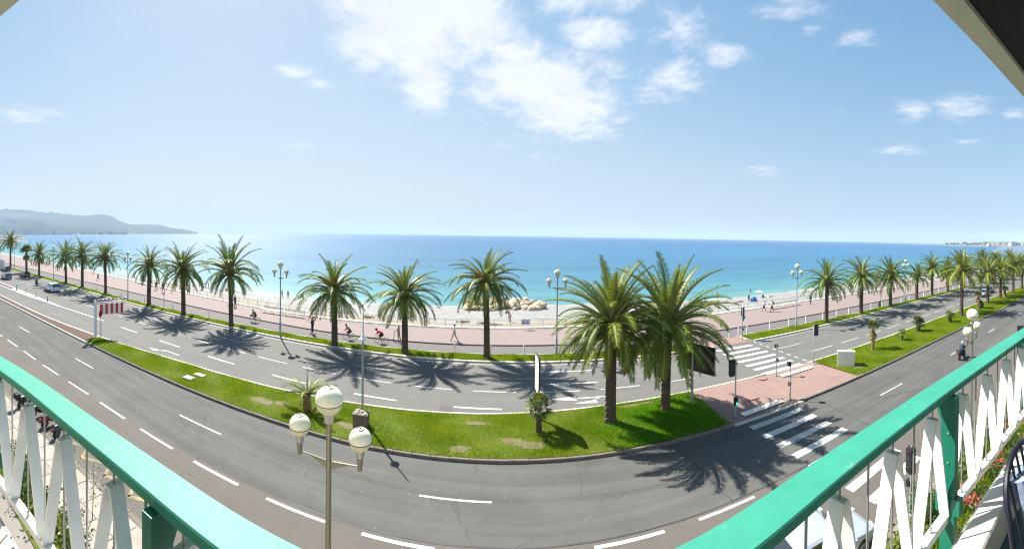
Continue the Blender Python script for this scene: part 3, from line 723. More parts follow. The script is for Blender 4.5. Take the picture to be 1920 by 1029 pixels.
# utility covers
COVER = mat('iron_cover', (.07, .065, .06), .7, .3, var=.3, scale=18, bump=.4)
OFFG = mat('pale_concrete', (.36, .35, .31), .85, var=.12, scale=6)
COVERR = mat('red_cover', (.24, .14, .11), .85, var=.2, scale=12)
def round_cover(x, y, r, z, m, lab):
    b = MB(); b.lathe([(r, 0), (r, .012), (r * .92, .014), (r * .9, .006), (r * .2, .008)], 20); 
    o = link('manhole_cover', mesh_of(b, 'manhole_cover', m), None, (x, y, z)); tag(o, lab, 'manhole cover')
round_cover(-4.2, 24.75, .45, .003, COVER, 'dark round manhole cover in the road beside the median kerb')
round_cover(19.3, 25.0, .42, .115, COVERR, 'round manhole cover in the red paving by the zebra crossing')
def sq_cover(x, y, sx, sy, z, m, lab, h=.015, rz=0.0):
    b = MB(); b.box((0, 0, h / 2), (sx, sy, h)); b.box((0, 0, h + .004), (sx - .12, sy - .12, .008)); o = link('inspection_cover', mesh_of(b, 'inspection_cover', m), None, (x, y, z), rz); tag(o, lab, 'inspection cover')
sq_cover(16.3, 22.4, 1.0, .9, .115, COVERR, 'square inspection cover set in the red crossing refuge')
sq_cover(-22.1, 19.75, .85, .6, .19, OFFG, 'pale inspection cover on the lawn, the one nearer the near road', .10, .1)
sq_cover(-21.9, 20.75, .95, .5, .20, OFFG, 'pale inspection cover on the lawn, the one nearer the sea', .10, .1)
sq_cover(12.9, 20.2, .6, .45, .115, COVERR, 'small red brown cover at the tip of the lawn beside the refuge', .02)
sq_cover(47.9, 37.4, 1.5, .9, .16, mat('pale_green_cover', (.42, .50, .42), .7), 'pale green hatch in the verge beside the second palm past the crossing', .05)
# ------------------------------------------------------------------ palms
def frond_mesh(name, e0, bend, L, npair, lw, ll, seed, m):
    """one pinnate leaf: arching rib in the local XZ plane, V-folded rows of leaflets. e0 = start elevation (deg), bend = total droop (deg)"""
    r_ = random.Random(seed); b = MB(); n = 12
    P = [Vector((0, 0, 0))]; dirs = []
    side = r_.uniform(-.12, .12)
    for i in range(n):
        t = (i + .5) / n; e = R(e0 - bend * t ** 1.35); d = Vector((math.cos(e), side * t, math.sin(e))).normalized(); dirs.append(d); P.append(P[-1] + d * L / n)
    def at(t):
        f = min(t * n, n - 1e-6); i = int(f); return P[i] + (P[i + 1] - P[i]) * (f - i), dirs[i]
    # rib: flat three-sided
    A, B_, C_ = [], [], []
    for i, p in enumerate(P):
        d = dirs[min(i, n - 1)]; s = d.cross(Vector((0, 0, 1)))
        s = s.normalized() if s.length > .05 else Vector((0, 1, 0)); u = s.cross(d); w = .045 * (1 - .85 * i / n)
        A.append(p - s * w); B_.append(p + s * w); C_.append(p - u * w * .9)
    b.sheet(A, B_, 1); b.sheet(B_, C_, 1); b.sheet(C_, A, 1)
    for k in range(npair):
        t = .14 + .86 * (k + .5) / npair
        p, d = at(t); s = d.cross(Vector((0, 0, 1))); s = s.normalized() if s.length > .05 else Vector((0, 1, 0)); u = s.cross(d)
        prof = min(1, .35 + 2.2 * (t - .12)) * (1 - .62 * max(0, (t - .55) / .45) ** 1.5)
        for sg in (-1, 1):
            if r_.random() < .04: continue
            ln = ll * prof * r_.uniform(.85, 1.12); fwd_ = .62 + .5 * t + r_.uniform(-.12, .12); lift = r_.uniform(.15, .62)
            q = (s * sg + d * fwd_ + u * lift).normalized()
            g_ = Vector((0, 0, -1)) * ln * .30
            tip = p + q * ln + g_; midp = p + q * ln * .45 + g_ * .15; wv = (d - q * d.dot(q)).normalized() * lw * .5 * r_.uniform(.85, 1.2)
            b.add([p, midp - wv, tip, midp + wv], [(0, 1, 2, 3)])
    return mesh_of(b, name, [m, RACHIS])
# leaves by starting elevation, two variants each; lengths in units of the frond (scaled per tree)
ELEV = [82, 68, 54, 40, 26, 12, -4, -20, -38]
BEND = [34, 48, 62, 72, 78, 78, 70, 56, 40]
def frond_set(tag_, npair, lw, ll, m):
    out = []
    for i, (e, bd) in enumerate(zip(ELEV, BEND)):
        out.append([frond_mesh('frond', e + rnd.uniform(-4, 4), bd * k, 1.0, npair, lw, ll, 100 * i + j, m) for j, k in enumerate((.8, 1.18))])
    return out
F_HI = frond_set('hi', 46, .0135, .155, FROND); F_HIB = frond_set('hib', 46, .0135, .155, FROND2)
F_MD = frond_set('md', 34, .0175, .165, FROND); F_MDB = frond_set('mdb', 34, .0175, .165, FROND2)
F_DRY = frond_set('dry', 28, .014, .13, FRONDDRY)

def trunk_mesh(h, r0, r1, seed, lean=0.0, boots=True):
    r_ = random.Random(seed); b = MB(); n = 12; rows_n = max(14, int(h / .17)); V = []; F = []
    for i in range(rows_n + 1):
        t = i / rows_n; rr = r0 + (r1 - r0) * t
        if t < .08: rr *= 1 + .25 * (1 - t / .08)
        if t > .88: rr *= 1 + .22 * (t - .88) / .12
        cx = lean * t * t
        for k in range(n):
            a = 2 * math.pi * (k + .5 * (i % 2)) / n
            q = rr * (1 + (.11 if (k + i) % 2 else -.07) + r_.uniform(-.035, .035))
            V.append((cx + q * math.cos(a), q * math.sin(a), t * h))
    for i in range(rows_n):
        for k in range(n): F.append((i * n + k, i * n + (k + 1) % n, (i + 1) * n + (k + 1) % n, (i + 1) * n + k))
    F.append(tuple(range(rows_n * n, (rows_n + 1) * n)))
    b.add(V, F); return b
def palm(label, x, y, zc, ztop, rad, dens=1.0, detail='md', lean=0.0, r=.27, bright=0.25, fruit=False, seed=0, droop=0.0, z0=.12, joined=False, group='date palms along the road', upright=1.0):
    r_ = random.Random(seed * 17 + 5)
    t = thing('palm_tree', label, 'palm tree', (x, y, z0), 0, group)
    zc -= z0; ztop -= z0
    part('trunk', trunk_mesh(zc, r * 1.12, r * .95, seed, lean), BARK, t, smooth=None)
    # crown boss with old leaf bases
    b = MB()
    for k in range(26):
        a = k * 2.399; q = k / 26; zz_ = zc - .75 + .9 * q; rr = r * (1.0 + .35 * math.sin(q * 2.6))
        d = Vector((math.cos(a), math.sin(a), .9)); p = Vector((lean + rr * .8 * math.cos(a), rr * .8 * math.sin(a), zz_))
        b.tube([p, p + d * .22, p + d * .22 + Vector((math.cos(a) * .06, math.sin(a) * .06, .2))], [.09, .07, .03], 5)
    part('leaf_base', b, BOOT, t, smooth=None)
    hi = detail == 'hi'
    n = int((80 if hi else 54) * dens)
    up_len = max(2.4, (ztop - zc) * 1.02)
    if joined: acc = MB()
    for k in range(n):
        q = (k + .5) / n                                   # 0 young upright .. 1 old hanging
        qq = q ** (1 / upright)
        ei = min(len(ELEV) - 1, max(0, int((qq ** .95) * (len(ELEV) - .8) + r_.uniform(-.7, .7) + droop)))
        L_ = (up_len + (rad * 1.16 - up_len) * min(1, q * 1.7)) * (1 - .26 * max(0, q - .55) / .45) * r_.uniform(.84, 1.08)
        if q < .05: L_ *= .72
        az = k * 2.39996 + r_.uniform(-.2, .2)
        var = r_.randrange(2)
        dry = q > .93 and r_.random() < .35
        br = r_.random() < bright
        S = F_DRY if dry else ((F_HIB if br else F_HI) if hi else (F_MDB if br else F_MD))
        off = Vector((lean + math.cos(az) * r * .5, math.sin(az) * r * .5, zc + .15 - .55 * q))
        me = S[ei][var]
        if joined:
            Mx = Matrix.Translation(off) @ Matrix.Rotation(az, 4, 'Z') @ Matrix.Diagonal((L_, L_, L_, 1))
            vs_ = [tuple(Mx @ v.co) for v in me.vertices]
            o_ = len(acc.v); acc.v.extend(vs_)
            for p in me.polygons: acc.f.append(tuple(o_ + i for i in p.vertices)); acc.m.append(p.material_index)
        else:
            o = bpy.data.objects.new('frond', me); COL.objects.link(o); o.parent = t
            o.location = off; o.rotation_euler = (r_.uniform(-.12, .12), 0, az); o.scale = (L_, L_, L_)
    if joined:
        me = bpy.data.meshes.new('crown'); me.from_pydata(acc.v, [], acc.f); me.materials.append(FROND2 if bright > .5 else FROND); me.materials.append(RACHIS); me.polygons.foreach_set('material_index', acc.m)
        link('crown', me, t)
    if fruit:
        b = MB()
        for k in range(9):
            a = r_.uniform(0, 6.28); d = Vector((math.cos(a), math.sin(a), r_.uniform(.5, 1.1))).normalized()
            p = Vector((lean, 0, zc + .2)); pts = [p + d * .25, p + d * .7, p + d * 1.0 + Vector((0, 0, -.1))]
            b.tube(pts, [.035, .03, .02], 5)
            for j in range(14):
                e = pts[2] + Vector((r_.uniform(-.28, .28), r_.uniform(-.28, .28), r_.uniform(-.32, .12))); b.tube([pts[1] + d * .2, e], [.014, .03], 4)
        part('fruit_stalk', b, FRUIT, t, smooth=None)
    return t
V_ = 'verge date palm '
PALMS = [
 (V_ + 'at the far left edge, in front of the bay', -168, 33.0, 7.4, 12.4, 4.0, {}),
 (V_ + 'farthest left with its whole crown in view', -150.0, 34.2, 7.6, 12.6, 4.2, {}),
 (V_ + 'tall, behind the dark blue car', -124.5, 33.7, 9.1, 13.2, 4.2, {}),
 (V_ + 'behind the scooter rider on the road', -96.5, 34.0, 5.8, 10.1, 3.9, {}),
 (V_ + 'just beyond the white SUV', -79.9, 34.6, 6.1, 10.6, 4.1, {}),
 (V_ + 'between the white SUV and the barred height gate', -71.6, 34.7, 7.2, 10.7, 4.1, {}),
 (V_ + 'directly behind the red and white height gate', -62.3, 35.0, 7.0, 9.9, 4.0, {}),
 (V_ + 'beside the pair of walkers in dark shirts', -48.8, 35.2, 6.6, 9.5, 3.9, {}),
 (V_ + 'right of the pair of dark walkers, with arched even crown', -40.3, 35.0, 6.6, 10.4, 4.0, {}),
 (V_ + 'tall, beside the person with the red pram', -31.3, 34.9, 6.8, 11.1, 4.0, {'fruit': True, 'dens': 1.1}),
 (V_ + 'between the skateboarder and the bare backed cyclist', -17.3, 34.9, 5.9, 10.2, 4.0, {'fruit': True, 'upright': 1.15, 'dens': .95}),
 (V_ + 'beside the scooter rider in beige', -10.0, 35.3, 5.9, 9.3, 3.7, {'bright': .6, 'dens': 1.05}),
 (V_ + 'in front of the rock groyne', -2.2, 35.5, 7.3, 10.7, 3.6, {'fruit': True, 'droop': .5, 'bright': .4, 'dens': 1.15}),
 (V_ + 'first past the zebra crossing', 39.4, 36.6, 5.9, 9.3, 3.9, {'bright': .4}),
 (V_ + 'second past the zebra crossing, with orange fruit', 47.8, 37.0, 6.3, 9.9, 4.0, {'fruit': True, 'bright': .45}),
 (V_ + 'third past the zebra crossing', 56.6, 37.3, 5.8, 9.5, 4.2, {'bright': .5}),
 (V_ + 'short, fourth past the zebra crossing', 65.9, 37.3, 4.9, 7.6, 3.2, {'bright': .5}),
 (V_ + 'fifth past the zebra crossing', 72.7, 37.4, 6.3, 9.8, 3.7, {'bright': .5}),
 (V_ + 'sixth past the zebra crossing', 80.3, 37.3, 5.5, 8.8, 3.7, {'bright': .5}),
 (V_ + 'seventh past the zebra crossing, half hidden', 90, 37.2, 6.2, 9.8, 3.8, {'bright': .5}),
 (V_ + 'eighth past the zebra crossing, half hidden', 102, 37.1, 6.4, 10.2, 3.8, {'bright': .5, 'joined': True}),
 (V_ + 'ninth past the zebra crossing, mostly hidden', 115, 37.0, 6.4, 10.0, 3.8, {'bright': .6, 'joined': True}),
 (V_ + 'farthest past the zebra crossing', 130, 36.6, 6.4, 10.0, 3.8, {'bright': .6, 'joined': True}),
]
for i, (lab, x, y, zc, zt, rad, kw) in enumerate(PALMS):
    kw = dict(kw); q_ = random.Random(i * 7 + 3); kw.setdefault('lean', q_.uniform(-.3, .3)); kw.setdefault('dens', q_.uniform(.82, 1.12)); kw.setdefault('droop', q_.uniform(-.3, .5)); kw.setdefault('upright', q_.uniform(.9, 1.12)); kw.setdefault('r', q_.uniform(.24, .30))
    if x < -140: kw['joined'] = True
    palm(lab, x, y, zc, zt, rad, seed=i + 1, **kw)
Mp = 'median date palm '
palm('tall ' + Mp + 'nearest the balcony, full drooping crown', 6.1, 22.6, 6.3, 10.5, 3.5, dens=1.15, detail='hi', r=.30, bright=.5, seed=51, droop=.3, group='date palms on the median')
palm('tall ' + Mp + 'beside the dark sign panel, ragged crown', 9.95, 23.1, 5.8, 11.1, 4.3, dens=.98, detail='hi', r=.27, bright=.7, seed=52, lean=.15, upright=1.1, group='date palms on the median')
for i, (lab, x, y, zc, zt, rad) in enumerate([
 ('tall ' + Mp + 'behind the right triple globe lamp', 55.2, 23.2, 7.3, 11.1, 3.7), (Mp + 'second beyond the right triple globe lamp', 68.1, 23.3, 6.2, 9.9, 3.9),
 (Mp + 'third beyond the right triple globe lamp', 76.5, 23.4, 6.4, 9.8, 3.8), (Mp + 'fourth beyond the right triple globe lamp', 84.4, 22.8, 6.9, 10.6, 4.0),
 (Mp + 'near the right picture edge, tall trunk', 92.6, 22.8, 6.3, 10.2, 3.9), (Mp + 'at the very right edge, mostly hidden', 100.5, 22.4, 6.6, 10.4, 3.9), (Mp + 'farthest right, only frond tips in view', 109, 22.0, 6.6, 10.4, 3.9)]):
    palm(lab, x, y, zc, zt, rad, seed=60 + i, bright=.8, dens=.95, droop=.3, lean=.2 if i == 0 else 0, group='date palms on the median')

# fan palms
def fan_leaf_mesh(name, nb, seed, m, L=1.0):
    r_ = random.Random(seed); b = MB()
    b.tube([(0, 0, 0), (.42, 0, .03), (.5, 0, .0)], [.022, .014, .01], 4, mi=1)
    c = Vector((.5, 0, 0))
    for k in range(nb):
        a = -2.1 + 4.2 * k / (nb - 1); ln = (.5 - .14 * abs(a) / 2.1) * r_.uniform(.9, 1.08)
        d = Vector((math.cos(a), math.sin(a), .12 * math.cos(a) + r_.uniform(-.06, .08))); s = Vector((-math.sin(a), math.cos(a), 0)) * .032
        b.add([c, c + d * ln * .55 - s + Vector((0, 0, .012)), c + d * ln + Vector((0, 0, -.10 * r_.uniform(.3, 1.6))), c + d * ln * .55 + s], [(0, 1, 2, 3)])
    return mesh_of(b, name, [m, RACHIS])
FAN = [fan_leaf_mesh('fan_leaf', 17, s, LEAF if s < 2 else LEAF2) for s in range(4)]
FAND = fan_leaf_mesh('fan_leaf', 15, 9, FRONDDRY)
def fan_palm(label, x, y, zc, L, n, r=.11, seed=0, skirt=0.0, z0=.16, trunks=1, joined=False, bark=BARK, lo=-.5):
    r_ = random.Random(seed + 900)
    t = thing('fan_palm', label, 'fan palm', (x, y, z0), 0, 'small fan palms'); zc -= z0
    for q in range(trunks):
        ox = q * .35; h = zc * (1 - .25 * q)
        tb = trunk_mesh(h, r * 1.25, r, seed + q); tb.v = [(v[0] + ox, v[1] - ox * .4, v[2]) for v in tb.v]
        part('trunk', tb, bark, t, smooth=None)
        for k in range(n // trunks):
            f = (k + .5) / (n // trunks); el = 1.35 - (1.35 - lo) * f + r_.uniform(-.12, .12); az = k * 2.39996
            dry = f > 1 - skirt
            o = bpy.data.objects.new('fan_leaf', FAND if dry else FAN[r_.randrange(4)]); COL.objects.link(o); o.parent = t
            ll = L * r_.uniform(.85, 1.1); o.scale = (ll,) * 3; o.location = (ox, -ox * .4, h - .06 - (.7 * (f - 1 + skirt) / skirt if dry and skirt else 0)); o.rotation_euler = (r_.uniform(-.3, .3), -(el if not dry else -1.1), az)
    return t
fan_palm('small fan palm on the median lawn at the foot of the upright panel', 1.7, 22.0, 1.65, 1.05, 24, seed=1, r=.14)
fan_palm('fan palm with tall thin trunk nearest the white cabinet', 32.6, 23.6, 2.6, .98, 34, seed=2, r=.13, skirt=.3, bark=BOOT)
fan_palm('tiny fan palm on the lawn, second from the white cabinet', 37.6, 23.1, 1.15, .62, 14, seed=3, r=.13)
fan_palm('round bushy fan palm with twin trunks on the lawn', 42.4, 23.8, 1.55, 1.0, 44, seed=4, trunks=2)
fan_palm('small fan palm just left of the right triple globe lamp', 49.8, 22.8, 1.35, .8, 24, seed=5, trunks=2)
fan_palm('fan palm with brown skirt behind the right triple globe lamp', 62.2, 23.0, 2.5, 1.1, 32, seed=6, r=.2, skirt=.25, bark=BOOT)
fan_palm('fan palm with pale trunk far along the right lawn', 75.6, 22.2, 2.0, 1.2, 26, seed=7, r=.25, skirt=.3)
fan_palm('bushy fan palm with brown leaf skirt beside the dark cars', -107.4, 33.9, 6.1, 2.6, 46, seed=8, r=.28, skirt=.3)
# young date palm with one dark spear, behind the near lamp
t = thing('young_palm', 'sparse young palm with a dark upright spear behind the near triple globe lamp', 'palm tree', (-12.4, 21.1, .18))
part('trunk', trunk_mesh(1.0, .26, .2, 77), BOOT, t, smooth=None)
b = MB(); b.tube([(0, 0, .9), (.01, 0, 2.1), (-.03, 0, 3.0)], [.035, .025, .006], 6); part('spear', b, mat('dark_spear', (.07, .055, .06), .7), t)
for az, ei, L_, dry in ((3.0, 4, 2.0, 0), (3.3, 3, 1.9, 0), (2.75, 3, 1.7, 0), (.1, 4, 1.8, 0), (.5, 3, 1.8, 0), (-.1, 2, 1.7, 0), (.8, 4, 1.6, 0), (1.4, 3, 1.7, 0), (3.8, 4, 1.6, 0), (3.5, 3, 1.6, 0), (.25, 3, 1.5, 0), (-.3, 4, 1.6, 0), (.9, 2, 1.5, 0), (5.0, 3, 1.4, 0), (1.9, 3, 1.4, 0), (2.5, 6, 1.2, 1), (4.2, 7, 1.0, 1), (5.6, 7, 1.1, 1), (.6, 7, .9, 1)):
    o = bpy.data.objects.new('frond', (F_DRY if dry else F_HIB)[ei][0]); COL.objects.link(o); o.parent = t; o.location = (0, 0, 1.0); o.rotation_euler = (0, 0, az); o.scale = (L_ * 1.15,) * 3

# ------------------------------------------------------------------ lamps
def lamp(label, x, y, h=7.62, rz=0.0, pole=CHROME, arm=.79, dm=.68, ds=.535, ring=False):
    t = thing('street_lamp', label, 'street lamp', (x, y, .1), rz, 'triple globe street lamps')
    zt = h - .1
    b = MB(); b.lathe([(.15, 0), (.15, .06), (.11, .1), (.105, 1.5), (.075, 1.56), (.062, zt - dm * .62), (.062, zt - dm * .55)], 14)
    part('pole', b, pole, t)
    def globe(px, z, d):
        r = d / 2
        b = MB(); b.lathe([(r * .36, -r * 1.5), (r * .36, -r * 1.06), (r * .44, -r * 1.02), (r * .44, -r * .86)], 14, (px, 0, z)); part('collar', b, GALV, t)
        b = MB(); b.sphere((px, 0, z), r, 24, 12, z0=-.10, z1=.995); g = part('globe', b, GLOBE, t, 60)
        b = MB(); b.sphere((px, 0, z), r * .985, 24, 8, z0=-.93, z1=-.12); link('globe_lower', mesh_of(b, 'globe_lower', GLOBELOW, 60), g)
        b = MB(); b.torus((px, 0, z - r * .12), r * .995, .009, 28, 5, 'z'); link('band', mesh_of(b, 'band', DARK, 40), g)
        b = MB(); b.torus((px, 0, z + r * .93), r * .36, .009, 20, 5, 'z')
        for k in range(6): a = k * math.pi / 3 + .4; b.torus((px + r * .2 * math.cos(a), r * .2 * math.sin(a), z + r * .975), r * .07, .007, 8, 4, 'z')
        link('top_mark', mesh_of(b, 'top_mark', DARK, None), g)
    globe(0, zt, dm)
    za = h - .1 - 1.45
    for s in (-1, 1):
        b = MB(); b.tube([(s * .05, 0, za), (s * (arm - .02), 0, za + .05)], .022, 8)
        b.add([(s * .06, .006, za - .02), (s * .5, .006, za + .01), (s * .06, .006, za - .18), (s * .06, -.006, za - .02), (s * .5, -.006, za + .01), (s * .06, -.006, za - .18)], [(0, 1, 2), (3, 5, 4), (0, 3, 4, 1), (1, 4, 5, 2), (2, 5, 3, 0)])
        b.tube([(s * arm, 0, za - .04), (s * arm, 0, za + .34)], [.05, .085], 12); part('arm', b, pole, t)
        globe(s * arm, h - .1 - .77, ds)
    if ring:
        b = MB(); b.box((.0, 0, zt * .62), (.5, .06, .14)); part('crossbar', b, GALV, t)
    return t
lamp('triple globe lamp nearest the balcony, left of centre', -4.13, 8.07, h=7.53, rz=.05)
lamp('triple globe lamp just beyond the right railing', 20.05, 7.75, h=7.5, rz=.05)
for lab, x, y, h in (('triple globe lamp on the verge by the skateboarder', -24.0, 34.9, 8.05), ('triple globe lamp on the verge right of the rock groyne', 4.4, 36.4, 8.0), ('triple globe lamp on the verge just past the zebra crossing', 33.7, 36.6, 8.1),
                     ('triple globe lamp on the verge behind the height gate', -54.9, 35.2, 8.0), ('triple globe lamp between the third and fourth palms past the crossing', 61.2, 37.0, 8.0), ('triple globe lamp on the verge near the white SUV', -86.5, 34.2, 8.1), ('triple globe lamp farthest left along the verge', -118, 33.2, 8.0), ('triple globe lamp farthest right along the verge', 92, 37.3, 8.0)):
    lamp(lab, x, y, h, rz=0.05, pole=GREYG)

# ------------------------------------------------------------------ poles, signs, signals
def tlight(label, x, y, h, rz, lamps=3, ped=None, pole=GALV, side=(0, 0), r=.045, hs=1.0, small=None):
    t = thing('traffic_light', label, 'traffic light', (x, y, .1), rz)
    b = MB(); b.lathe([(.13, 0), (.13, .03), (r * 1.5, .06), (r * 1.5, .9), (r, .95), (r, h), (r * .5, h + .03)], 10); part('pole', b, pole, t)
    sx, sy = side; hh = .33 * lamps * hs
    b = MB(); b.box((sx, sy + .12, h - hh / 2 - .02), (.30 * hs, .24 * hs, hh)); b.box((sx, sy + .02, h - hh / 2 - .02), (.40 * hs, .03, hh * 1.06)); hd = part('signal_head', b, BLACK, t, None)
    for i in range(lamps):
        b = MB(); z = h - .02 - hh * (i + .5) / lamps
        b.torus((sx, sy + .30 * hs, z), .12 * hs, .012, 14, 4, 'y', a0=0, a1=math.pi); b.tube([(sx, sy + .24 * hs, z + .12 * hs), (sx, sy + .38 * hs, z + .11 * hs)], .06 * hs, 6, flat=.2)
        link('visor', mesh_of(b, 'visor', BLACK), hd)
    if ped:
        b = MB(); b.box((sx * .3, -.14, ped), (.22, .2, .5)); p = part('crossing_signal', b, BLACK, t, None)
        b = MB(); b.sphere((sx * .3, -.25, ped - .12), .075, 10, 6, sq=(1, .4, 1.2)); link('green_lens', mesh_of(b, 'green_lens', GREENLIT, 40), p)
    if small:
        b = MB(); b.box((.12, 0, small), (.16, .2, .26)); part('push_button', b, BLACK, t, None)
    return t
tlight('three lamp traffic light at the near left corner of the red refuge', 13.7, 20.5, 3.66, .15, ped=1.05, side=(-.26, 0))
tlight('slim signal post on the refuge kerb with a small black box', 18.35, 20.45, 2.72, 1.2, lamps=1, small=1.08, r=.035, hs=.85)
tlight('slim signal post at the far kerb of the red refuge', 20.6, 24.75, 2.62, .4, lamps=1, r=.03, hs=.75, side=(.12, 0), small=1.3)
tlight('three lamp traffic light on the lawn corner past the zebra', 25.2, 24.95, 3.63, -.5, side=(.24, 0))
tlight('three lamp traffic light on the seaward side of the zebra', 24.9, 36.1, 3.6, .3, side=(.18, .0), small=1.1, ped=2.35)
tlight('black traffic light behind the right railing on the near pavement', 14.0, 8.05, 2.85, 1.4, lamps=3, small=1.3, side=(-.05, 0))
# dark back of the direction panel
t = thing('direction_sign', 'large dark direction sign on a grey post among the palm fronds', 'road sign', (12.0, 23.3, .15))
b = MB(); b.lathe([(.16, 0), (.16, .03), (.10, .06), (.10, 2.1), (.07, 2.16), (.07, 4.35)], 12); part('post', b, GALV, t)
b = MB(); c_ = Vector((.45, .35, 3.05)); dirv = Vector((.42, -.9)).normalized(); ang = math.atan2(dirv.y, dirv.x)
b.box((c_.x, c_.y, c_.z), (3.2, .07, 1.9), ang); p = part('panel', b, BLACK, t, None)
b = MB()
for zz_ in (2.55, 3.05, 3.55): b.box((c_.x + .06 * dirv.y, c_.y - .06 * dirv.x, zz_), (3.0, .05, .06), ang)
link('stiffener', mesh_of(b, 'stiffener', DARK), p)
b = MB(); pts = []
for i in range(13):
    a = i / 12; u_ = .3 + .25 * math.sin(a * 5); q = c_ + Vector((dirv.x * u_, dirv.y * u_, .8 - 1.5 * a)); pts.append((q.x - .07 * dirv.y * -1, q.y - .07 * dirv.x, q.z))
b.tube(pts, .014, 5); link('cable', mesh_of(b, 'cable', GALV), p)
b = MB(); q = c_ + Vector((dirv.x * 1.61, dirv.y * 1.61, 0)); b.box((q.x, q.y, q.z), (.03, .10, 1.94), ang); link('edge_trim', mesh_of(b, 'edge_trim', GALV), p)
# upright advertising panel seen edge on
t = thing('panel_sign', 'narrow white faced panel on a black post seen almost edge on', 'road sign', (1.6, 23.75, .15))
b = MB(); b.lathe([(.12, 0), (.12, .03), (.085, .05), (.085, 4.0)], 10); part('post', b, BLACK, t)
b = MB(); n = 6; W, Hh, rr = 1.25, 2.25, .45; P = []
for cx_, cz_, a0 in ((W - rr, Hh - rr, 0), (rr * .3, Hh - rr * .3, 90), (rr * .3, rr * .3, 180), (W - rr, rr, 270)):
    r2 = rr if cx_ > .5 else rr * .3
    for i in range(n + 1): a = R(a0 + 90 * i / n); P.append((cx_ + r2 * math.cos(a), cz_ + r2 * math.sin(a)))
ax = Vector((.115, -.99)).normalized(); nx = Vector((-ax.y, ax.x))
def pan(th0, th1, shrink=0): 
    mm = MB(); k = len(P); V = []
    for th in (th0, th1):
        for u_, w_ in P:
            u2 = W / 2 + (u_ - W / 2) * (1 - shrink); w2 = Hh / 2 + (w_ - Hh / 2) * (1 - shrink)
            V.append((ax.x * u2 + nx.x * th, ax.y * u2 + nx.y * th, 1.85 + w2))
    mm.add(V, [tuple(range(k))[::-1], tuple(range(k, 2 * k))] + [(i, (i + 1) % k, k + (i + 1) % k, k + i) for i in range(k)]); return mm
p = part('panel', pan(-.05, .05), BLACK, t, None)
link('face', mesh_of(pan(.052, .058, .05), 'face', WHITE), p); link('back_face', mesh_of(pan(-.058, -.052, .05), 'back_face', WHITE), p)
# mast with a white disc, rising from the lawn; stone clad box at its foot
t = thing('mast', 'thin grey mast with a small white disc rising from the lawn', 'mast', (-8.75, 21.55, .2))
b = MB(); b.lathe([(.12, 0), (.10, .05), (.075, .08), (.07, 3), (.05, 5.0), (.035, 5.1), (.03, 6.6)], 10); part('pole', b, GREYG, t)
b = MB(); b.lathe([(.05, 4.78), (.20, 4.84), (.24, 4.93), (.14, 5.02), (.09, 5.16), (.04, 5.3)], 16); part('disc', b, WHITE, t)
t = thing('utility_box', 'brown stone box with loose stones on its lid at the foot of the mast', 'utility box', (-8.5, 20.75, .16), .1)
b = MB(); b.box((0, 0, .38), (.82, .62, .76)); part('body', b, mat('brown_stone', (.17, .12, .085), .9, var=.25, scale=5, bump=.4), t, None)
b = MB(); b.box((0, 0, .80), (.92, .72, .07)); part('lid', b, KERB, t, None)
STB = MB(); STB.sphere((0, 0, 0), .09, 7, 5, sq=(1, .8, .6)); stm = mesh_of(STB, 'stone', ROCK)
for k in range(9): o = link('stone', stm, t, (rnd.uniform(-.36, .36), rnd.uniform(-.26, .26), .87), rnd.uniform(0, 6), (rnd.uniform(.7, 1.3),) * 3)
# white cabinet past the crossing
t = thing('cabinet', 'cream utility cabinet standing at the corner of the lawn past the zebra', 'utility cabinet', (26.75, 22.35, .14), R(-48))
b = MB(); b.box((0, 0, .70), (1.55, .42, 1.32)); b.box((0, 0, .03), (1.5, .36, .08)); part('body', b, OFFW, t, None)
b = MB(); b.box((0, 0, 1.385), (1.62, .50, .05)); part('lid', b, OFFW, t, None)
for s in (-1, 1): b = MB(); b.box((s * .38, -.222, .70), (.72, .02, 1.22)); d_ = part('door', b, OFFW, t, None); b = MB(); b.box((s * .08, -.24, .72), (.02, .03, .14)); link('handle', mesh_of(b, 'handle', GALV), d_)
t = thing('cabinet', 'slim cream cabinet tucked behind the larger cream one', 'utility cabinet', (27.5, 22.25, .14), R(-48))
b = MB(); b.box((0, 0, .55), (.5, .4, 1.06)); part('body', b, OFFW, t, None); b = MB(); b.box((0, 0, 1.11), (.56, .46, .05)); part('lid', b, OFFW, t, None)
# height gate, left
t = thing('height_gate', 'white post with red and white hanging height bar over the lane', 'height barrier', (-36.9, 19.45, .12), R(84))
b = MB(); b.box((0, 0, .02), (.4, .4, .04)); b.box((0, 0, 2.0), (.26, .26, 4.0)); part('post', b, WHITE, t, None)
b = MB(); b.box((1.9, 0, 4.05), (3.9, .12, .10), M=None); b.box((1.9, 0, 3.75), (3.9, .06, .06))
for k in range(8): b.tube([(.1 + k * .47, 0, 3.75), (.1 + k * .47 + .24, 0, 4.02)], .02, 4)
part('arm', b, WHITE, t, None)
for k in range(8): b = MB(); b.box((.2 + k * .47, 0, 4.06), (.22, .135, .115)); part('red_band', b, REDP, t, None)
for k in range(9):
    b = MB(); b.box((.72 + k * .31, 0, 3.0), (.31, .03, 1.15)); part('stripe_panel', b, REDP if k % 2 == 0 else WHITE, t, None)
for k in range(3): b = MB(); b.tube([(.8 + k * 1.2, 0, 3.57), (.8 + k * 1.2, 0, 3.75)], .012, 5); part('hanger', b, GALV, t)
t = thing('round_sign', 'round red rimmed sign on a dark pole beside the height gate', 'road sign', (-36.2, 19.75, .12), R(-60))
b = MB(); b.lathe([(.04, 0), (.035, 2.95)], 8); part('pole', b, DARK, t)
b = MB(); b.tube([(0, -.05, 2.7), (0, -.03, 2.7)], .38, 24); p = part('plate', b, REDP, t)
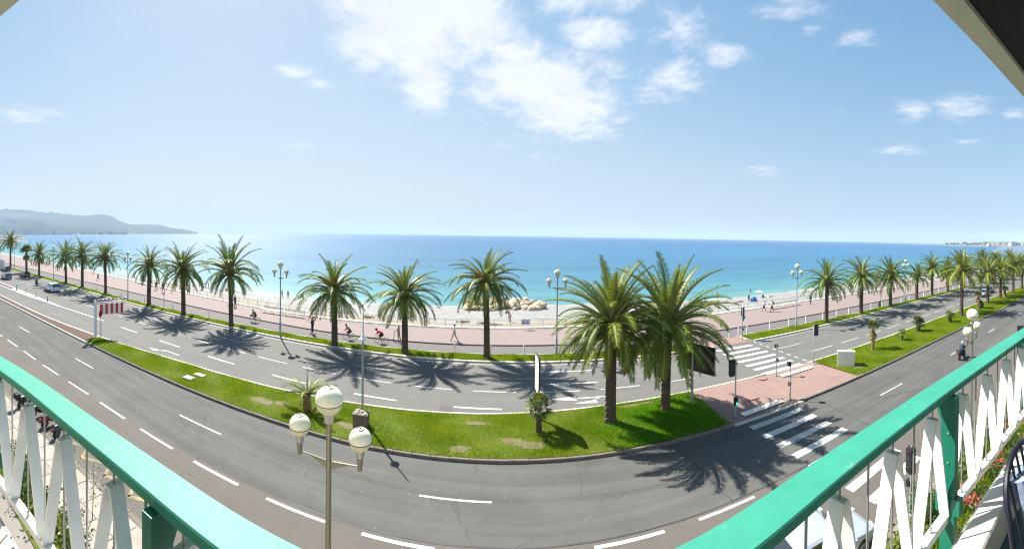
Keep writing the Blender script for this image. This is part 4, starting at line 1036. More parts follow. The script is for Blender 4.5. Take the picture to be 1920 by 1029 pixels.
b = MB(); b.tube([(0, -.056, 2.7), (0, -.051, 2.7)], .27, 24); link('plate_centre', mesh_of(b, 'plate_centre', WHITE), p)
for s in (-1, 1):
    b = MB(); b.add([(-.08, -.06, 2.7 + s * .21), (.08, -.06, 2.7 + s * .21), (0, -.06, 2.7 + s * .12)], [(0, 1, 2)]); link('height_mark', mesh_of(b, 'height_mark', BLACK), p)
# traffic island with bollards
ISL = interp([(-110,17.6),(-90,20.2),(-74,21.2),(-60,22.4),(-52,23.1)])
b = MB(); xs = frange(-110, -52.5, 40); w_ = lambda x: .15 + .75 * min(1, max(0, (-x - 52.5) / 16))
b.sheet([(x, ISL(x) - w_(x), .07) for x in xs], [(x, ISL(x) + w_(x), .07) for x in xs]); b.sheet([(x, ISL(x) - w_(x), -.01) for x in xs], [(x, ISL(x) - w_(x), .07) for x in xs]); struct('traffic_island', b, PAINTW)
b = MB(); xs = frange(-110, -76, 20); b.sheet([(x, ISL(x) - .5, .075) for x in xs], [(x, ISL(x) + .5, .075) for x in xs]); struct('traffic_island_paving', b, BRICKDARK)
for lab, x in (('black bollard on the traffic island nearest the striped gate', -59.6), ('black bollard on the traffic island, middle one', -64.3), ('black bollard on the traffic island nearest the green beacon', -68.9)):
    t = thing('bollard', lab, 'bollard', (x, ISL(x), .07), 0, 'bollards on the traffic island'); b = MB(); b.lathe([(.11, 0), (.11, .06), (.07, .1), (.065, .72), (.085, .76), (.05, .9)], 10); part('post', b, BLACK, t); b = MB(); b.lathe([(.072, .56), (.074, .6), (.074, .68), (.072, .7)], 10); part('band', b, WHITE, t)
t = thing('beacon', 'green topped beacon post on the traffic island', 'beacon', (-73.8, ISL(-73.8), .07)); b = MB(); b.lathe([(.12, 0), (.1, .5), (.08, .55)], 10); part('post', b, BLACK, t); b = MB(); b.tube([(0, -.04, .92), (0, .04, .92)], .34, 14); p = part('plate', b, mat('green_plate', (.10, .42, .25), .5), t); b = MB(); b.box((0, -.05, .92), (.12, .01, .35)); link('arrow', mesh_of(b, 'arrow', WHITE), p)
# white posts between cycle path and verge
pm = MB(); pm.lathe([(.07, 0), (.07, .92), (.055, .98), (.02, 1.0)], 8); pmesh = mesh_of(pm, 'post', WHITE, 40)
ORD = ['first','second','third','fourth','fifth','sixth','seventh','eighth','ninth','tenth','eleventh','twelfth','thirteenth','fourteenth','fifteenth','sixteenth','seventeenth','eighteenth','nineteenth','twentieth','twenty first','twenty second','twenty third','twenty fourth','twenty fifth','twenty sixth','twenty seventh','twenty eighth']
def post_label(k, x):
    if x < 20: return 'low white verge post before the zebra crossing, ' + ORD[11 - k] + ' one back'
    return 'low white verge post past the zebra crossing, ' + ORD[k - 12] + ' one along'
for k, x in enumerate([-98,-92,-86,-74,-67,-58,-51,-44,-36.5,-5.4,-1.9,1.3, 24.2,25.5,26.8,30.4,33.7,36.9,40.4,43.4,46.3,49.2,52.3,55.4,58.7,62,65,68,71,74,78,82,86,90,95,100,106,112,118]):
    y = GRASS_F(x) + .12 if not 23 < x < 26 else GRASS_F(x) + .1
    o = link('white_post', pmesh, None, (x, y, .03)); tag(o, post_label(k, x), 'bollard', 'white posts along the verge')
t = thing('board_sign', 'small blue and white notice board on the promenade edge', 'notice board', (1.8, 46.4, .13))
for s in (-.42, .42): b = MB(); b.box((s, 0, .6), (.04, .04, 1.2)); part('leg', b, GALV, t, None)
b = MB(); b.box((0, -.01, .92), (.98, .04, .56)); p = part('board', b, SIGNBLUE, t, None)
b = MB(); b.box((0, -.035, 1.1), (.9, .01, .1)); b.box((-.05, -.035, .9), (.22, .01, .2)); b.box((.3, -.035, .88), (.2, .01, .16)); link('panel_print', mesh_of(b, 'panel_print', WHITE), p)
# bus of posts in the strip: litter bins and small dark post
def bin_(label, x, y, z=.1):
    t = thing('litter_bin', label, 'litter bin', (x, y, z)); b = MB(); b.lathe([(.2, 0), (.24, .1), (.26, .75), (.22, .8)], 12); part('body', b, DARK, t); b = MB(); b.lathe([(.27, .8), (.27, .86), (.1, .95)], 12); part('hood', b, BLACK, t); b = MB(); b.lathe([(.03, 0), (.03, 1.6)], 6, (.26, 0, 0)); part('post', b, DARK, t)
bin_('dark litter bin under the third palm past the zebra', 55.6, 38.9, .05)
t = thing('sign_post', 'thin dark post with a small flat sign on the verge left of the tall palm', 'road sign', (-45.2, 35.4, .15)); b = MB(); b.lathe([(.04, 0), (.035, 2.3)], 8); part('pole', b, DARK, t); b = MB(); b.box((0, 0, 2.2), (.36, .05, .2)); part('plate', b, BLACK, t, None)
t = thing('sign_post', 'thin dark post with a square sign beside the dark blue car', 'road sign', (-139, 33.9, .15)); b = MB(); b.lathe([(.05, 0), (.045, 5.2)], 8); part('pole', b, DARK, t); b = MB(); b.box((0, 0, 4.9), (1.1, .06, 1.2)); part('plate', b, DARK, t, None)
# promenade benches: white frames in a row with a slatted seat
def bench(label, x, y, rz=0.0, L=3.2):
    t = thing('bench', label, 'bench', (x, y, .13), rz, 'promenade benches')
    for s in (-1, 0, 1):
        b = MB(); b.tube([(s * L / 2, -.28, 0), (s * L / 2, -.25, .45), (s * L / 2, .22, .45), (s * L / 2, .34, 1.0)], .035, 6); b.tube([(s * L / 2, .25, .45), (s * L / 2, .3, 0)], .035, 6); part('frame', b, WHITE, t)
    for k in range(4): b = MB(); b.box((0, -.2 + .14 * k, .48), (L, .10, .035)); part('slat', b, OFFW, t, None)
    for k in range(3): b = MB(); b.box((0, .26 + .035 * k, .62 + .15 * k), (L, .03, .10)); part('slat', b, OFFW, t, None)
bench('white promenade bench beyond the zebra, left one', 40.6, 49.0); bench('white promenade bench beyond the zebra, right one', 44.3, 49.4); bench('promenade bench near the skateboarder, left one', -31.6, 43.9); bench('promenade bench near the skateboarder, right one', -28.0, 44.0)
bench('promenade bench behind the second palm past the zebra', 64, 50.4); bench('promenade bench far left behind the pair of walkers', -70, 48.6)
# railing along the seaward edge
t = thing('promenade_railing', 'thin pale post and rail fence along the seaward edge of the promenade', 'railing')
pm = MB(); pm.box((0, 0, .5), (.05, .05, 1.0)); prm = mesh_of(pm, 'post', GALV)
xs = [x for x in frange(-150, 150, 150) if not 14 < x < 20]
for x in xs[:290]: link('post', prm, t, (x, PROM_F(x) + .25, .2))
for z in (.55, 1.05, 1.2):
    for a, c in ((-150, 14), (20, 150)):
        P = [(x, PROM_F(x) + .25, z) for x in frange(a, c, int((c - a) / 3))]; b = MB(); b.tube(P, .018, 4); part('rail', b, GALV, t, None)
# ------------------------------------------------------------------ rock groyne: every boulder its own piece
def rock_mesh(seed):
    r_ = random.Random(seed); bm = bmesh.new(); bmesh.ops.create_icosphere(bm, subdivisions=2, radius=1.0)
    pl = [(Vector((r_.gauss(0, 1), r_.gauss(0, 1), r_.gauss(0, 1))).normalized(), r_.uniform(.62, .92)) for _ in range(9)]
    for v in bm.verts:
        for nrm, d in pl:
            k = v.co.dot(nrm)
            if k > d: v.co -= nrm * (k - d)
        v.co *= 1 + r_.uniform(-.04, .04)
    me = bpy.data.meshes.new('rock'); bm.to_mesh(me); bm.free(); me.materials.append(ROCK); return me
RK = [rock_mesh(s) for s in range(7)]
t = thing('rock_groyne', 'heap of tan boulders running from the beach into the sea behind the palm', 'rock pile', (0, 80, -3.4))
rr_ = random.Random(5)
for k in range(120):
    u = rr_.random(); x = -9.5 + 16.5 * u; yy = rr_.uniform(-3.3, 5.2) * (1 - .25 * abs(u - .5)); hgt = max(0, 1.9 - .26 * abs(yy - .6) ** 1.4) * (1 - .5 * max(0, (u - .75) / .25)) * (.55 + .45 * min(1, u * 5))
    s = rr_.uniform(.55, 1.15)
    o = link('rock', RK[k % 7], t, (x, yy, hgt * rr_.uniform(.3, 1.0) - .25), 0, (s * rr_.uniform(.9, 1.4), s * rr_.uniform(.8, 1.2), s * rr_.uniform(.65, 1.0))); o.rotation_euler = (rr_.uniform(-.5, .5), rr_.uniform(-.5, .5), rr_.uniform(0, 6.28))
# clumps of dry beach plants and driftwood on the beige strip
for k, (x, y) in enumerate(((-2.4, 60.4), (-4.3, 61.2), (-7.6, 61.6), (-23.5, 60.5))):
    b = MB()
    for i in range(70):
        a = rr_.uniform(0, 6.28); r0 = rr_.uniform(0, 1.0); p = Vector((r0 * 1.3 * math.cos(a), r0 * .5 * math.sin(a), 0)); d = Vector((rr_.uniform(-.3, .3), rr_.uniform(-.3, .3), rr_.uniform(.2, .5)))
        b.add([p + Vector((-.05, 0, 0)), p + Vector((.05, 0, 0)), p + d], [(0, 1, 2)])
    o = thing('beach_plant', 'low tuft of dry plants on the beige beach gravel, ' + ['nearest the notice board', 'second from the notice board', 'third from the notice board', 'left of the tan palm trunk'][k], 'beach plant', (x, y, -2.75), 0, 'tufts of beach plants'); part('foliage', b, LEAF2, o, None, stuff=True)

# ------------------------------------------------------------------ balcony (heights below the camera's 11.5 m)
RAILF = interp([(-5.2,-.05),(-4.2,.36),(-3.05,.73),(-2.5,.86),(-1.86,.955),(-1.34,1.01),(-.8,1.03),(-.2,1.05),(.5,1.12),(1.2,1.215),(2.2,1.243),(3.3,1.178),(4.46,1.08),(5.6,.97)])
def rail_pt(x, off, z):
    e = 1e-3; dxx = (RAILF(x + e) - RAILF(x - e)) / (2 * e); nrm = Vector((-dxx, 1)).normalized()
    return (x + nrm.x * off, RAILF(x) + nrm.y * off, z)
def rail_ang(x): return math.atan2(RAILF(x + .01) - RAILF(x - .01), .02)
def sweep(off0, off1, z0, z1, x0, x1, n, bev=.0):
    b = MB(); xs = frange(x0, x1, n); prof = [(off0, z0), (off1, z0), (off1, z1 - bev), (off1 - bev, z1), (off0 + bev, z1), (off0, z1 - bev)] if bev else [(off0, z0), (off1, z0), (off1, z1), (off0, z1)]
    Rr = [[rail_pt(x, o, z) for x in xs] for o, z in prof]
    for i in range(len(prof)): b.sheet(Rr[i], Rr[(i + 1) % len(prof)])
    k = len(xs); 
    return b
Z0 = CAMH
t = thing('balcony_railing', 'green and white balcony railing with broad handrail and zigzag white bars', 'railing', (0, 0, 0))
part('handrail', sweep(-.165, 0.0, Z0 - 1.045, Z0 - 1.0, -5.0, 5.4, 60, .006), GREENR, t, 50)
part('bottom_rail', sweep(-.16, -.10, Z0 - 1.90, Z0 - 1.855, -5.0, 5.4, 60, .003), WHITE, t, 50)
def picket(xc, half=.215):
    """a flat white bar bent into a narrow inverted V"""
    zt, zb = Z0 - 1.125, Z0 - 1.853; w = .038; th = .012
    pts = [(-half * .95, zb), (-.032, zt - .035), (-.02, zt), (.02, zt), (.032, zt - .035), (half * .95, zb)]
    b = MB(); V = []
    for k, (u, z) in enumerate(pts):
        for o_ in (-.13 - w, -.13 + w):
            V.append(rail_pt(xc + u, o_, z))
    # inner skin a little lower/inside
    pts2 = [(-half * .95 + .013, zb), (-.022, zt - .04), (-.014, zt - th), (.014, zt - th), (.022, zt - .04), (half * .95 - .013, zb)]
    for u, z in pts2:
        for o_ in (-.13 - w, -.13 + w): V.append(rail_pt(xc + u, o_, z))
    n = len(pts); F = []
    for i in range(n - 1):
        F.append((2*i, 2*i+1, 2*i+3, 2*i+2)); q = 2 * n; F.append((q+2*i, q+2*i+2, q+2*i+3, q+2*i+1))
        F.append((2*i, 2*i+2, q+2*i+2, q+2*i)); F.append((2*i+1, q+2*i+1, q+2*i+3, 2*i+3))
    F.append((0, 2*n, 2*n+1, 1)); F.append((2*n-2, 2*n-1, 4*n-1, 4*n-2)); b.add(V, F); return b
def rod(x):
    p = rail_pt(x, -.13, Z0 - 1.05); q = rail_pt(x, -.13, Z0 - 1.87); b = MB(); b.tube([p, q], .0065, 6)
    b.tube([(q[0], q[1], q[2] + .02), (q[0], q[1], q[2] + .05)], .009, 6); return b
def post(x):
    b = MB(); a = rail_ang(x); zt, zb = Z0 - 1.05, Z0 - 2.25
    def at(u, o_, z): p = rail_pt(x, o_, z); return (p[0] + u * math.cos(a), p[1] + u * math.sin(a), z)
    w = .028
    for (o0, o1, z0_, z1_) in ((-.20, -.09, zb, zt),):
        V = [at(-w, o0, z0_), at(w, o0, z0_), at(w, o1, z0_), at(-w, o1, z0_), at(-w, o0, z1_), at(w, o0, z1_), at(w, o1, z1_), at(-w, o1, z1_)]
        b.add(V, [(0, 3, 2, 1), (4, 5, 6, 7), (0, 1, 5, 4), (1, 2, 6, 5), (2, 3, 7, 6), (3, 0, 4, 7)])
    V = []
    for u in (-.012, .012): V += [at(u, -.09, zt), at(u, -.01, zt), at(u, -.01, zt - .025), at(u, -.09, zt - .2)]
    b.add(V, [(0, 1, 2, 3), (7, 6, 5, 4), (0, 4, 5, 1), (1, 5, 6, 2), (2, 6, 7, 3)])
    p = part('post', b, GREEND, t, None)
    b = MB(); V = []
    for u in (-.03, .03): V += [at(u, -.24, Z0 - 1.74), at(u, -.055, Z0 - 1.72), at(u, -.055, Z0 - 1.845), at(u, -.24, Z0 - 1.845)]
    b.add(V, [(0, 1, 2, 3), (7, 6, 5, 4), (0, 4, 5, 1), (1, 5, 6, 2), (2, 6, 7, 3), (3, 7, 4, 0)])
    link('bracket', mesh_of(b, 'bracket', GREEND), p)
    b = MB()
    for z in (1.3, 1.5, 1.7): q = at(-w - .003, -.15, Z0 - z); b.sphere(q, .007, 6, 4)
    link('rivet', mesh_of(b, 'rivet', GALV), p)['kind'] = 'stuff'
POSTS = [-2.95, -1.16, 2.43, 4.32]
TOPS_R = [1.27 + .465 * k for k in range(-3, 9)]; TOPS_L = [-1.03 - .455 * k for k in range(0, 9)] + [-.58]
for x in TOPS_R + TOPS_L:
    if x < -4.8: continue
    part('picket', picket(x), WHITE, t, None); part('rod', rod(x), GALV, t, None)
    xb = x + (.2325 if x > 0 else -.2275)
    if all(abs(xb - p) > .08 for p in POSTS): part('rod', rod(xb), GALV, t, None)
for x in POSTS: post(x)
# slab, upstand, floor, wall and ceiling of the balcony
UPST = mat('upstand_render', (.62, .58, .50), .85, var=.08, scale=5, bump=.2)
part_ = struct('balcony_slab', sweep(-.50, -.335, Z0 - 2.3, Z0 - 1.80, -5.4, 5.6, 50, .012), UPST, 40)
b = MB(); xs = frange(-5.4, 5.6, 50); b.sheet([(x, -1.6, Z0 - 2.03) for x in xs], [rail_pt(x, -.48, Z0 - 2.03) for x in xs])
b.sheet([(x, -1.6, Z0 - 2.29) for x in xs], [rail_pt(x, -.36, Z0 - 2.29) for x in xs]); struct('balcony_floor', b, mat('dark_teal_floor', (.03, .07, .075), .5, var=.2, scale=3))
struct('upstand_nosing', sweep(-.33, -.30, Z0 - 1.97, Z0 - 1.85, -5.4, 5.6, 50), GALV, 40)
SOFF = mat('soffit_render', (.50, .47, .36), .9, var=.06, scale=3)
CEILF = interp([(-5.2,-1.2),(-4,-.4),(-2.26,.555),(-2.08,.62),(-1,.9),(0,1.0),(1.0,1.0),(1.8,.957),(2.5,.89),(3.3,.815),(4.5,.69),(5.6,.55)])
b = MB(); xs = frange(-5.2, 5.6, 60); zc_ = Z0 + 1.30
A = [(x, CEILF(x), zc_) for x in xs]; B_ = [(x, CEILF(x) - .145, zc_) for x in xs]; T_ = [(x, CEILF(x), zc_ + .35) for x in xs]; D_ = [(x, CEILF(x) - .145, zc_ + .35) for x in xs]
b.sheet(A, B_); b.sheet(A, T_); b.sheet(T_, D_); b.sheet(B_, D_); struct('ceiling_beam', b, SOFF)
b = MB(); b.sheet([(x, CEILF(x) - .147, zc_ + .03) for x in xs], [(x, CEILF(x) - .60, zc_ + .03) for x in xs]); b.sheet([(x, CEILF(x) - .60, zc_ + .03) for x in xs], [(x, CEILF(x) - .60, zc_ + .3) for x in xs]); b.sheet([(x, CEILF(x) - .147, zc_ + .03) for x in xs], [(x, CEILF(x) - .147, zc_ + .3) for x in xs])
o = struct('awning_box', b, mat('dark_canvas', (.010, .010, .013), .95, var=.3, scale=30)); del o['kind']; tag(o, 'dark rolled awning under the ceiling beam at the top right', 'awning')
b = MB(); b.sheet([(x, CEILF(x) - .61, zc_ + .02) for x in xs], [(x, -1.62, zc_ + .02) for x in xs]); b.sheet([(x, CEILF(x) - .001, zc_ + .36) for x in xs], [(x, -1.7, zc_ + .36) for x in xs]); struct('balcony_ceiling', b, SOFF)
b = MB(); b.box((0, -1.8, 6.4), (24, .3, 13.2)); struct('building_wall', b, CREAMWALL)
t = thing('shaded_divider', 'screen painted black for shade at the right end of the balcony behind the white bars', 'screen', (4.62, .75, Z0 - 1.05), .15); b = MB(); b.box((0, .05, -.45), (.06, .75, 1.0)); part('panel', b, BLACK, t, None)  # shade at the balcony end put in as a plain black panel
# chair with a pale blue blanket over it, at the right edge
t = thing('chair', 'dark metal spindle back chair at the right edge of the balcony', 'chair', (1.97, .36, Z0 - 2.03), R(-12))
CH = mat('chair_metal', (.018, .02, .035), .4, .4)
b = MB(); pts = [(-.23, .0, .44)] + [(-.25 + .02 * math.sin(k), .03 + .02 * k / 4, .44 + .30 * k / 4) for k in (1, 2, 3)]
arc = [(-.25 * math.cos(math.pi * k / 12), .06 + .08 * math.sin(math.pi * k / 12), .74 + .22 * math.sin(math.pi * k / 12)) for k in range(13)]
b.tube([(-.21, 0, .42), (-.25, .03, .58)] + arc + [(.25, .03, .58), (.21, 0, .42)], .016, 8); part('back_frame', b, CH, t)
for k in range(7):
    u = -.18 + .06 * k; top = .74 + .22 * math.sqrt(max(0, 1 - (u / .25) ** 2)); b = MB(); b.tube([(u * .8, .0, .43), (u, .06 + .07 * (top - .74) / .22, top)], .008, 6); part('spindle', b, CH, t)
b = MB(); b.lathe([(.22, .41), (.235, .42), (.235, .44), (.22, .45)], 24, (0, -.22, 0)); part('seat', b, CH, t)
for sx, sy in ((-.17, -.05), (.17, -.05), (-.17, -.39), (.17, -.39)): b = MB(); b.tube([(sx, sy, .42), (sx * 1.25, sy + (.05 if sy > -.2 else -.05), 0)], .014, 7); part('leg', b, CH, t)
b = MB(); nx_, ny_ = 26, 30; V = []
for j in range(ny_ + 1):
    v = j / ny_
    for i in range(nx_ + 1):
        u = -.26 + .52 * i / nx_; s = v * 1.35; f = .018 * math.sin(u * 38 + s * 3) + .012 * math.sin(u * 71 + 4 * s)
        if s < .18: p = (u + .08, .14 + f, .78 + s - .02 * math.sin(9 * u))
        elif s < .62: p = (u + .07, .075 - .10 * (s - .18) / .44 + f, .93 - (s - .18) * 1.0 + .02 * math.sin(u * 20))
        else: p = (u * 1.1 + .06, -.03 - .55 * (s - .62) + f * .4, .50 + f - .03 * math.sin(8 * s) - max(0, s - 1.2) * .9)
        V.append(p)
F = [(j * (nx_ + 1) + i, j * (nx_ + 1) + i + 1, (j + 1) * (nx_ + 1) + i + 1, (j + 1) * (nx_ + 1) + i) for j in range(ny_) for i in range(nx_)]
b.add(V, F); o = link('blanket', mesh_of(b, 'blanket', mat('pale_blue_cloth', (.30, .37, .52), .9, var=.08, scale=8, bump=.15), 80), None, (1.99, .34, Z0 - 2.11), R(-12)); tag(o, 'crumpled pale blue blanket draped over the dark chair', 'blanket')

# ------------------------------------------------------------------ vehicles
TYRE = RUBBER; RIM = mat('alloy_rim', (.45, .45, .46), .3, .8)
HLIGHT = mat('headlight_glass', (.65, .67, .68), .08, spec=.8, coat=.5); TLIGHT = mat('tail_light', (.32, .01, .01), .2, coat=.5); PLATE = mat('number_plate', (.72, .72, .68), .5)
def car(label, x, y, rz, colr, L=4.3, W=1.8, H=1.5, kind='hatch', z=.0, group=None):
    t = thing('car', label, 'car', (x, y, z), rz, group or 'cars on the road')
    paint = mat('car_paint', colr, .28, .15, coat=.9, spec=.5)
    w = W / 2; zb = .22
    if kind == 'suv': zc_, belt = [.50, .78, .93, .98], .98
    else: zc_, belt = [.45, .68, .84, .90], .90
    # stations front(+x) to rear: x, top height, plan factor, cabin?
    st = [(.50, zc_[0], .74, 0), (.485, zc_[1], .86, 0), (.44, zc_[1] + .08, .95, 0), (.34, zc_[2] - .01, .99, 0), (.235, zc_[3], 1.0, 0),
          (.06, H - .05, 1.0, 1), (.03, H - .02, 1.0, 1), (-.07, H, 1.0, 1), (-.10, H, 1.0, 1), (-.26, H - .01, 1.0, 1), (-.29, H - .02, 1.0, 1)]
    if kind == 'sedan': st += [(-.33, H - .06, .99, 1), (-.42, belt + .06, .97, 0), (-.485, belt + .02, .92, 0), (-.5, .6, .84, 0)]
    else: st += [(-.40, H - .06, .98, 1), (-.485, belt + .06, .94, 0), (-.495, .72, .92, 0), (-.5, .45, .86, 0)]
    def section(s):
        fx, zt, pf, cab = s; ww = w * pf; bl = min(belt, zt - .03)
        if cab: up = [(ww * .965, bl), (ww * .80, zt - .07), (ww * .70, zt - .01), (0, zt + .02)]
        else: up = [(ww * .97, bl), (ww * .90, zt - .012), (ww * .72, zt + .005), (0, zt + .025)]
        return [(0, zb), (ww * .8, zb), (ww * .96, zb + .1), (ww, zb + .28 if bl > .6 else zb + .1)] + up
    S = [section(s) for s in st]; body = MB(); win = {'windscreen': MB(), 'rear_window': MB()}; panes = []
    for i in range(len(S) - 1):
        xa, xb = st[i][0] * L, st[i + 1][0] * L
        for sg in (1, -1):
            for k in range(len(S[0]) - 1):
                a, b_, c, d = (xa, sg * S[i][k][0], S[i][k][1]), (xa, sg * S[i][k + 1][0], S[i][k + 1][1]), (xb, sg * S[i + 1][k + 1][0], S[i + 1][k + 1][1]), (xb, sg * S[i + 1][k][0], S[i + 1][k][1])
                tgt = body
                rear_i = 11 if kind != 'sedan' else 11
                if i == 4 and k in (5, 6): tgt = win['windscreen']
                elif i == rear_i and k in (5, 6): tgt = win['rear_window']
                elif k == 4 and i in (6, 8, 10): tgt = MB(); panes.append(tgt)
                tgt.add([a, b_, c, d], [(0, 1, 2, 3)])
    for e in (0, -1):
        sec = S[e]; xx = st[e][0] * L; P = [(xx, q[0], q[1]) for q in sec] + [(xx, -q[0], q[1]) for q in reversed(sec[1:-1])]; body.add(P, [tuple(range(len(P)))])
    part('body', body, paint, t, 28)
    for k, m_ in win.items():
        if m_.f: part(k, m_, GLASS, t, 40)
    for m_ in panes: part('side_window', m_, GLASS, t, 40)
    for sx in (.315, -.30):
        for sg in (1, -1):
            b = MB(); b.tube([(sx * L, sg * (w - .19), .33), (sx * L, sg * (w - .02), .33), (sx * L, sg * (w + .012), .33)], [.335, .335, .30], 20); p = part('wheel', b, TYRE, t, 30)
            b = MB(); b.tube([(sx * L, sg * (w + .005), .33), (sx * L, sg * (w + .02), .33)], [.21, .19], 14); link('rim', mesh_of(b, 'rim', RIM, 30), p)
    for sg in (1, -1):
        b = MB(); b.box((.475 * L, sg * w * .66, zc_[1] - .02), (.16, .34, .14), sg * .25); part('headlight', b, HLIGHT, t, None)
        b = MB(); b.box((-.486 * L, sg * w * .78, belt - .12), (.10, .22, .26)); part('tail_light', b, TLIGHT, t, None)
        b = MB(); b.box((.19 * L, sg * (w + .10), belt + .06), (.14, .18, .12)); part('mirror', b, paint, t, None)
    b = MB(); b.box((-.503 * L, 0, .52), (.02, .5, .11)); part('number_plate', b, PLATE, t, None)
    for q in (-.497, .497): b = MB(); b.box((q * L, 0, .335), (.06, W * .77, .16)); part('bumper', b, DARK, t, None)
    return t
def slope_rz(f, x, back=False): a = math.atan2(f(x + 1) - f(x - 1), 2); return a + (math.pi if back else 0)
car('white SUV driving away along the far carriageway', -70.8, 27.6, slope_rz(D28, -71, True) , (.72, .72, .72), 4.6, 1.85, 1.68, 'suv')
car('black car in the lane by the verge beyond the scooter', -97.5, 30.3, slope_rz(D30, -97, True), (.012, .012, .014), 4.3, 1.8, 1.45, 'hatch')
car('blue grey car in the lane by the traffic island at the left edge', -93.5, 24.2, slope_rz(D28, -93, True), (.10, .13, .17), 4.2, 1.78, 1.6, 'suv')
car('dark blue car farther along by the verge', -113, 29.2, slope_rz(D30, -113, True), (.02, .035, .075), 4.2, 1.8, 1.6, 'suv')
car('silver car far along the right carriageway beyond the palms', 79.0, 25.9 + 2.2, slope_rz(D28, 79, True), (.45, .46, .47), 4.4, 1.8, 1.5, 'sedan')
car('dark car behind the silver car beyond the right palms', 84.8, 28.9, slope_rz(D28, 84, True), (.03, .03, .035), 4.4, 1.8, 1.5, 'sedan')
car('white parked car seen through the right railing bars', 10.0, 9.45, R(-8), (.36, .40, .46), 4.3, 1.78, 1.46, 'sedan', group='parked cars')
# delivery truck at the left edge
t = thing('truck', 'white box truck at the left edge behind the dark blue car', 'truck', (-122.0, 29.0, 0), slope_rz(D30, -122, True), None)
b = MB(); b.box((-.8, 0, 1.75), (4.2, 2.1, 2.3)); part('cargo_box', b, WHITE, t, None)
b = MB(); b.box((2.05, 0, 1.2), (1.5, 2.0, 1.7), top=.85); part('cab', b, WHITE, t, None); b = MB(); b.box((2.72, 0, 1.55), (.2, 1.6, .7)); part('windscreen', b, GLASS, t, None)
for sx in (-2, 1.9):
    for sg in (1, -1): b = MB(); b.tube([(sx, sg * .8, .4), (sx, sg * 1.03, .4)], .4, 18); part('wheel', b, TYRE, t, 30)

# ------------------------------------------------------------------ people
def skin_body(bones_pts, edges, radii, root):
    me = bpy.data.meshes.new('tmp'); me.from_pydata(bones_pts, edges, []); o = bpy.data.objects.new('tmp', me); COL.objects.link(o)
    sk = o.modifiers.new('s', 'SKIN'); sk.use_smooth_shade = True
    for i, r_ in enumerate(radii):
        v = me.skin_vertices[0].data[i]; v.radius = (r_[0] * 1.22, r_[1] * 1.22) if isinstance(r_, tuple) else (r_ * 1.38, r_ * 1.38); v.use_root = (i == root)
    su = o.modifiers.new('u', 'SUBSURF'); su.levels = 1; su.render_levels = 1
    dg = bpy.context.evaluated_depsgraph_get(); ev = o.evaluated_get(dg); out = bpy.data.meshes.new_from_object(ev)
    bpy.data.objects.remove(o); bpy.data.meshes.remove(me); return out
POSES = {}
def J(**kw):
    d = dict(pelvis=(0,0,.95), belly=(.0,0,1.10), chest=(.0,0,1.32), neck=(.0,0,1.47), head=(.02,0,1.58), crown=(.0,0,1.72),
             shL=(0,.18,1.40), elL=(-.02,.22,1.13), wrL=(.06,.22,.90), haL=(.08,.22,.81), shR=(0,-.18,1.40), elR=(-.02,-.22,1.13), wrR=(.06,-.22,.90), haR=(.08,-.22,.81),
             hiL=(0,.10,.90), knL=(.02,.10,.50), anL=(0,.10,.09), toL=(.16,.11,.04), hiR=(0,-.10,.90), knR=(.02,-.10,.50), anR=(0,-.10,.09), toR=(.16,-.11,.04))
    d.update(kw); return d
def shift(d, v, keys=None): return {k: (tuple(a + b_ for a, b_ in zip(p, v)) if keys is None or k in keys else p) for k, p in d.items()}
POSES['stand'] = J()
POSES['walk'] = J(knL=(.20,.10,.52), anL=(.30,.10,.11), toL=(.45,.11,.08), knR=(-.10,-.10,.50), anR=(-.36,-.10,.16), toR=(-.24,-.11,.04), elL=(-.14,.24,1.15), wrL=(-.12,.24,.92), haL=(-.08,.24,.84), elR=(.06,-.24,1.14), wrR=(.24,-.22,1.0), haR=(.31,-.2,.97))
POSES['phone'] = J(knL=(.20,.10,.52), anL=(.30,.10,.11), toL=(.45,.11,.08), knR=(-.10,-.10,.50), anR=(-.36,-.10,.16), toR=(-.24,-.11,.04), elR=(.06,-.26,1.14), wrR=(.28,-.18,1.22), haR=(.34,-.15,1.27), elL=(.05,.25,1.14), wrL=(.27,.16,1.18), haL=(.34,.13,1.22))
POSES['arms'] = J(elR=(.12,-.28,1.18), wrR=(.2,-.12,1.32), haR=(.2,-.05,1.36), elL=(.10,.28,1.15), wrL=(.22,.1,1.22), haL=(.24,.02,1.24))
POSES['scoot'] = J(elL=(.12,.24,1.16), wrL=(.36,.20,1.08), haL=(.44,.19,1.06), elR=(.12,-.24,1.16), wrR=(.36,-.20,1.08), haR=(.44,-.19,1.06), anR=(-.22,-.06,.09), knR=(-.06,-.09,.5), toR=(-.06,-.07,.04))
_r = {'chest': (.28, 0, 1.33), 'belly': (.12, 0, 1.14), 'neck': (.40, 0, 1.44), 'head': (.50, 0, 1.52), 'crown': (.54, 0, 1.66)}
POSES['ride'] = J(pelvis=(-.08,0,1.0), belly=(.06,0,1.13), chest=(.24,0,1.30), neck=(.36,0,1.42), head=(.46,0,1.51), crown=(.48,0,1.65), shL=(.27,.18,1.36), shR=(.27,-.18,1.36),
    elL=(.42,.22,1.14), wrL=(.58,.20,1.02), haL=(.66,.19,1.0), elR=(.42,-.22,1.14), wrR=(.58,-.20,1.02), haR=(.66,-.19,1.0),
    hiL=(-.08,.10,.96), knL=(.28,.11,.84), anL=(.10,.11,.48), toL=(.25,.11,.42), hiR=(-.08,-.10,.96), knR=(.22,-.11,.62), anR=(.04,-.11,.24), toR=(.19,-.11,.20))
